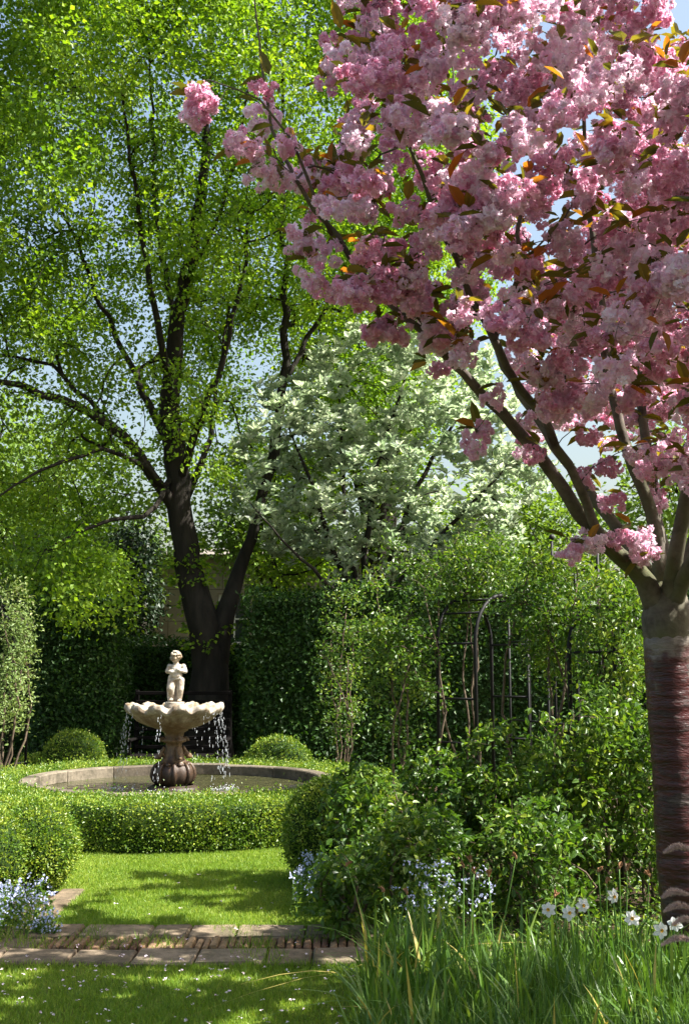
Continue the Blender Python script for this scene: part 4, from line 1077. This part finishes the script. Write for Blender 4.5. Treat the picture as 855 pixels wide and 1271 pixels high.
# ------------------------------------------------------------------ flowers
def forget(label, c, r, h, n, seed):
    rng = np.random.default_rng(seed); c = np.array(c, float); t = thing("forget_me_not", label, "flowers", c, "clumps of forget-me-nots")
    p = c + np.stack([np.clip(rng.normal(0, .5, n), -.85, .85) * r[0], np.clip(rng.normal(0, .5, n), -.85, .85) * r[1], 0 * np.ones(n)], 1); hh = h * rng.uniform(.5, 1.15, n)
    top = p + np.stack([rng.normal(0, .03, n), rng.normal(0, .03, n), hh], 1)
    mb = MB()
    for a, b in zip(p, top): tube(mb, [a, (a + b) / 2 + rng.normal(0, .01, 3), b], [.002, .0017, .0012], 3, False)
    mb.build("stems", M['stem'], t)
    mb = MB(); m_ = n * 7; i = rng.integers(0, n, m_); f = rng.random(m_)[:, None]
    leaves(mb, p[i] * (1 - f) + top[i] * f, rvec(m_, rng) + np.array([0, 0, .3]), rvec(m_, rng) + np.array([0, 0, 1]), rng.uniform(.03, .06, m_), rng.uniform(.01, .02, m_), 'o'); mb.build("leaves", M['rose'], t)
    mb = MB(); m_ = n * 5; i = rng.integers(0, n, m_); q = top[i] + rng.normal(0, .016, (m_, 3)); nn = unit(rvec(m_, rng) + np.array([0, -.3, .8]))
    for k in range(5):
        a = k * 6.283 / 5; e1 = unit(np.cross(nn, np.array([.3, .9, .2]))); e2 = np.cross(nn, e1)
        leaves(mb, q, e1 * math.cos(a) + e2 * math.sin(a), nn, .009, .009, 'q', np.clip(rng.normal(.6, .2, m_), 0, 1))
    mb.build("flowers", M['bud'], t)
forget("pale blue forget-me-nots in sun beside the lawn edging", np.array([*P(14, 825, 7.95)[:2], 0]), (.32, .4), .27, 210, 51)
forget("forget-me-nots spilling onto the paving corner", np.array([*P(64, 825, 7.75)[:2], 0]), (.12, .1), .14, 40, 52)
forget("blue forget-me-nots in shade at the foot of the box ball across the lawn", np.array([*P(386, 825, 8.6)[:2], 0]), (.12, .5), .34, 75, 53)
forget("white-blue forget-me-nots under the dark shrub rose by the daffodil leaves", np.array([*P(545, 825, 7.35)[:2], 0]), (.35, .15), .5, 62, 54)
forget("sparse forget-me-nots among the box and climbing rose stems", np.array([*P(10, 825, 14.2)[:2], 0]), (.3, .3), .35, 50, 55)

# daffodil leaves and long grass
mb = MB()
def strips(base, h, w, lean, curl, seg=5, rnd=None, rng=R):
    n = len(base); az = rng.uniform(0, 6.283, n); d = np.stack([np.cos(az), np.sin(az), 0 * az], 1); s = np.stack([-np.sin(az), np.cos(az), 0 * az], 1)
    u = np.linspace(0, 1, seg + 1)
    hor = (lean[:, None] * u + curl[:, None] * u ** 2.5) * h[:, None]; ver = h[:, None] * (u - .35 * np.clip(curl, 0, 1.5)[:, None] * u ** 3)
    c = base[:, None] + d[:, None] * hor[..., None] + np.array([0, 0, 1]) * ver[..., None]
    ww = w[:, None] * np.minimum(1, (1.02 - u) * 3.0)[None] * .5
    tw = rng.normal(0, .5, n)[:, None] * u
    sv = s[:, None] * np.cos(tw)[..., None] + d[:, None] * np.sin(tw)[..., None]
    V = np.stack([c - sv * ww[..., None], c + sv * ww[..., None]], 2).reshape(n, -1, 3)
    k = 2 * (seg + 1); f = np.array([(2 * i, 2 * i + 1, 2 * i + 3, 2 * i + 2) for i in range(seg)])
    mb.add(V.reshape(-1, 3), (np.arange(n)[:, None, None] * k + f[None]).reshape(-1, 4), np.repeat(rng.random(n) if rnd is None else rnd, k))
n = 19000
b = np.stack([R.uniform(-.05, 2.6, n), R.uniform(4.2, 6.75, n), np.zeros(n)], 1)
edge = np.interp(b[:, 1], [4.2, 5.0, 5.8, 6.3, 6.75], [.02, .05, .10, .10, .2]) + .07 * nz(b, 3)
b = b[(b[:, 0] > edge) & (nz(b, 2.2, 4) > -.35)]; n = len(b)
strips(b, R.uniform(.2, .41, n) * (1 + .25 * nz(b, 1.8)), R.uniform(.004, .010, n), abs(R.normal(0, .16, n)), R.exponential(.16, n), 5, np.clip(R.normal(.45, .23, n), 0, .96))
b = b[R.random(n) < .06]; n = len(b); strips(b, R.uniform(.36, .56, n), R.uniform(.012, .02, n), abs(R.normal(0, .15, n)), R.exponential(.3, n), 7, np.clip(R.normal(.55, .3, n), 0, 1))
n = 90; b = np.stack([R.uniform(.1, .5, n), R.uniform(5.6, 6.6, n), np.zeros(n)], 1); strips(b, R.uniform(.35, .55, n), R.uniform(.012, .022, n), abs(R.normal(.1, .2, n)), R.exponential(.35, n), 7, np.clip(R.normal(.7, .3, n), 0, 1))
tag(mb.build("daffodil_leaves", M['daff']), kind='stuff')

def narcissus(label, px, py, Y, tilt):
    top = P(px, py, Y); base = np.array([top[0] + R.normal(0, .03), top[1] + .04, 0]); t = thing("narcissus", label, "flower", base, "white narcissi in flower")
    mb = MB(); pts = smooth_line([base, base * .4 + top * .6 + [.01, .01, .03], top + [0, .02, .012], top], .06); tube(mb, pts, .0035, 5); mb.build("stem", M['stem'], t, True)
    ax = unit(np.array([tilt, -1, .12])); e1 = unit(np.cross(ax, [0, 0, 1])); e2 = np.cross(ax, e1)
    mb = MB(); a = np.arange(6) * math.pi / 3 + R.uniform(0, 1); d = np.cos(a)[:, None] * e1 + np.sin(a)[:, None] * e2
    leaves(mb, np.repeat(top[None], 6, 0) + d * .004, d - ax * .12 + R.normal(0, .06, (6, 3)), np.repeat(ax[None], 6, 0), R.uniform(.034, .042, 6), R.uniform(.03, .036, 6), 'o'); mb.build("petals", M['whitepetal'], t)
    mb = MB(); th = np.arange(12) * math.pi / 6; V = np.concatenate([top + (np.cos(th)[:, None] * e1 + np.sin(th)[:, None] * e2) * r + ax * hh for r, hh in ((.003, .001), (.006, .004), (.009, .009))])
    i = np.arange(2)[:, None] * 12; j = np.arange(12)[None]; mb.add(V, np.stack([i + j, i + (j + 1) % 12, i + 12 + (j + 1) % 12, i + 12 + j], -1).reshape(-1, 4)); mb.build("corona", M['corona'], t, True)
for lab, px, py, Y, tl in (
    ("lowest-set white narcissus beside two taller ones in the long grass", 680, 1129, 6.0, -.3), ("white narcissus just beside the largest bloom in the row", 706, 1133, 5.9, .1),
    ("largest open white narcissus in the middle of the row", 723, 1124, 5.9, .3), ("topmost white narcissus by a yellow leaf", 761, 1113, 6.1, .5),
    ("white narcissus standing above a fallen pink petal cluster", 784, 1140, 5.8, -.2), ("white narcissus next to the fuzzy plumes", 820, 1155, 5.7, .2), ("small white narcissus partly behind the fuzzy plumes", 837, 1147, 5.9, -.4)):
    narcissus(lab, px, py, Y, tl)

for k, (px, py, Y) in enumerate(((430, 1073, 6.3), (575, 1075, 6.2), (583, 1068, 6.3), (588, 1082, 6.2), (606, 1086, 6.1), (640, 1064, 6.0), (742, 1080, 6.1), (768, 1076, 6.2), (778, 1078, 6.1), (805, 1086, 6.0), (505, 1108, 6.1), (476, 1105, 6.0), (752, 1094, 6.0), (688, 1112, 6.1))):
    lab = ["long leaning stem with a dry tip at the end of the daffodil clump", "brown spent daffodil head in the tight bunch of stems", "highest brown spent head in the bunch of stems", "lower brown spent head in the bunch of stems", "drooping brown spent head beside the bunch", "brown spent head on a long slanting bare stem", "hooked brown spent head before the dark shrub", "upright brown spent head between two stems by the trunk", "second of the upright brown spent heads by the trunk", "brown spent head closest to the cherry trunk", "pale dry spent head deep in the daffodil leaves", "bent dry spent head near the paving end of the clump", "low brown spent head above the topmost narcissus", "small brown spent head above the narcissus row"][k]
    top = P(px, py, Y); lean = {0: .22, 5: -.16}.get(k, R.normal(0, .04)); base = np.array([top[0] + lean, top[1] + R.normal(0, .05), 0])
    t = thing("spent_daffodil", lab, "seed head", base, "spent daffodil heads")
    mb = MB(); pts = smooth_line([base, base * .45 + top * .55 + [0, 0, .02], top], .08); tube(mb, pts, np.linspace(.005, .003, len(pts)), 5); mb.build("stem", M['stem'], t, True)
    mb = MB(); m_ = 9; tip = rvec(m_) * .5 + np.array([R.normal(0, .5), R.normal(0, .3), .8]); leaves(mb, np.repeat(top[None], m_, 0), tip, rvec(m_), R.uniform(.02, .038, m_), .013, 'o'); ellipsoid(mb, top, (.007, .007, .013), 7, 5); mb.build("head", M['spent'], t)

# fuzzy arching plumes at the edge by the trunk
for k, (px, py, w) in enumerate(((840, 1054, 34), (836, 1110, 32), (840, 1127, 34), (848, 1144, 30), (840, 1168, 40))):
    lab = ["uppermost fuzzy pinkish plume across the cherry trunk", "fuzzy plume at the top of the group of three", "middle fuzzy plume of the group of three by the trunk", "lowest fuzzy plume of the group of three by the trunk", "lowest and largest fuzzy plume apart from the others"][k]
    Y = 4.9; s = Y / F; c = P(px, py, Y); tip = c + np.array([-w * .5 * s, -.02, -.3 * w * .25 * s]); root = c + np.array([w * .6 * s, .02, -.004]); base = np.array([c[0] + .16, Y + .1, 0])
    t = thing("grass_plume", lab, "plume", base, "fuzzy grass plumes")
    spine = smooth_line([root, c + [0, 0, .012], tip], .004)
    mb = MB(); pts = smooth_line([base, base * .3 + root * .7 + [.03, 0, .02], root, c + [0, 0, .012]], .05); tube(mb, pts, .0025, 5); mb.build("stem", M['stem'], t, True)
    mb = MB(); m_ = 1500; i = R.integers(0, len(spine), m_); rr_ = .016 * np.sin(np.clip(i / (len(spine) - 1), .1, .93) * math.pi) ** .5
    d = rvec(m_); d = unit(d + unit(tip - root) * .5); leaves(mb, spine[i], d, rvec(m_), rr_ * R.uniform(.7, 1.5, m_), .0022, 'q'); tube(mb, spine, .004, 6); mb.build("plume", M['fuzz'], t)
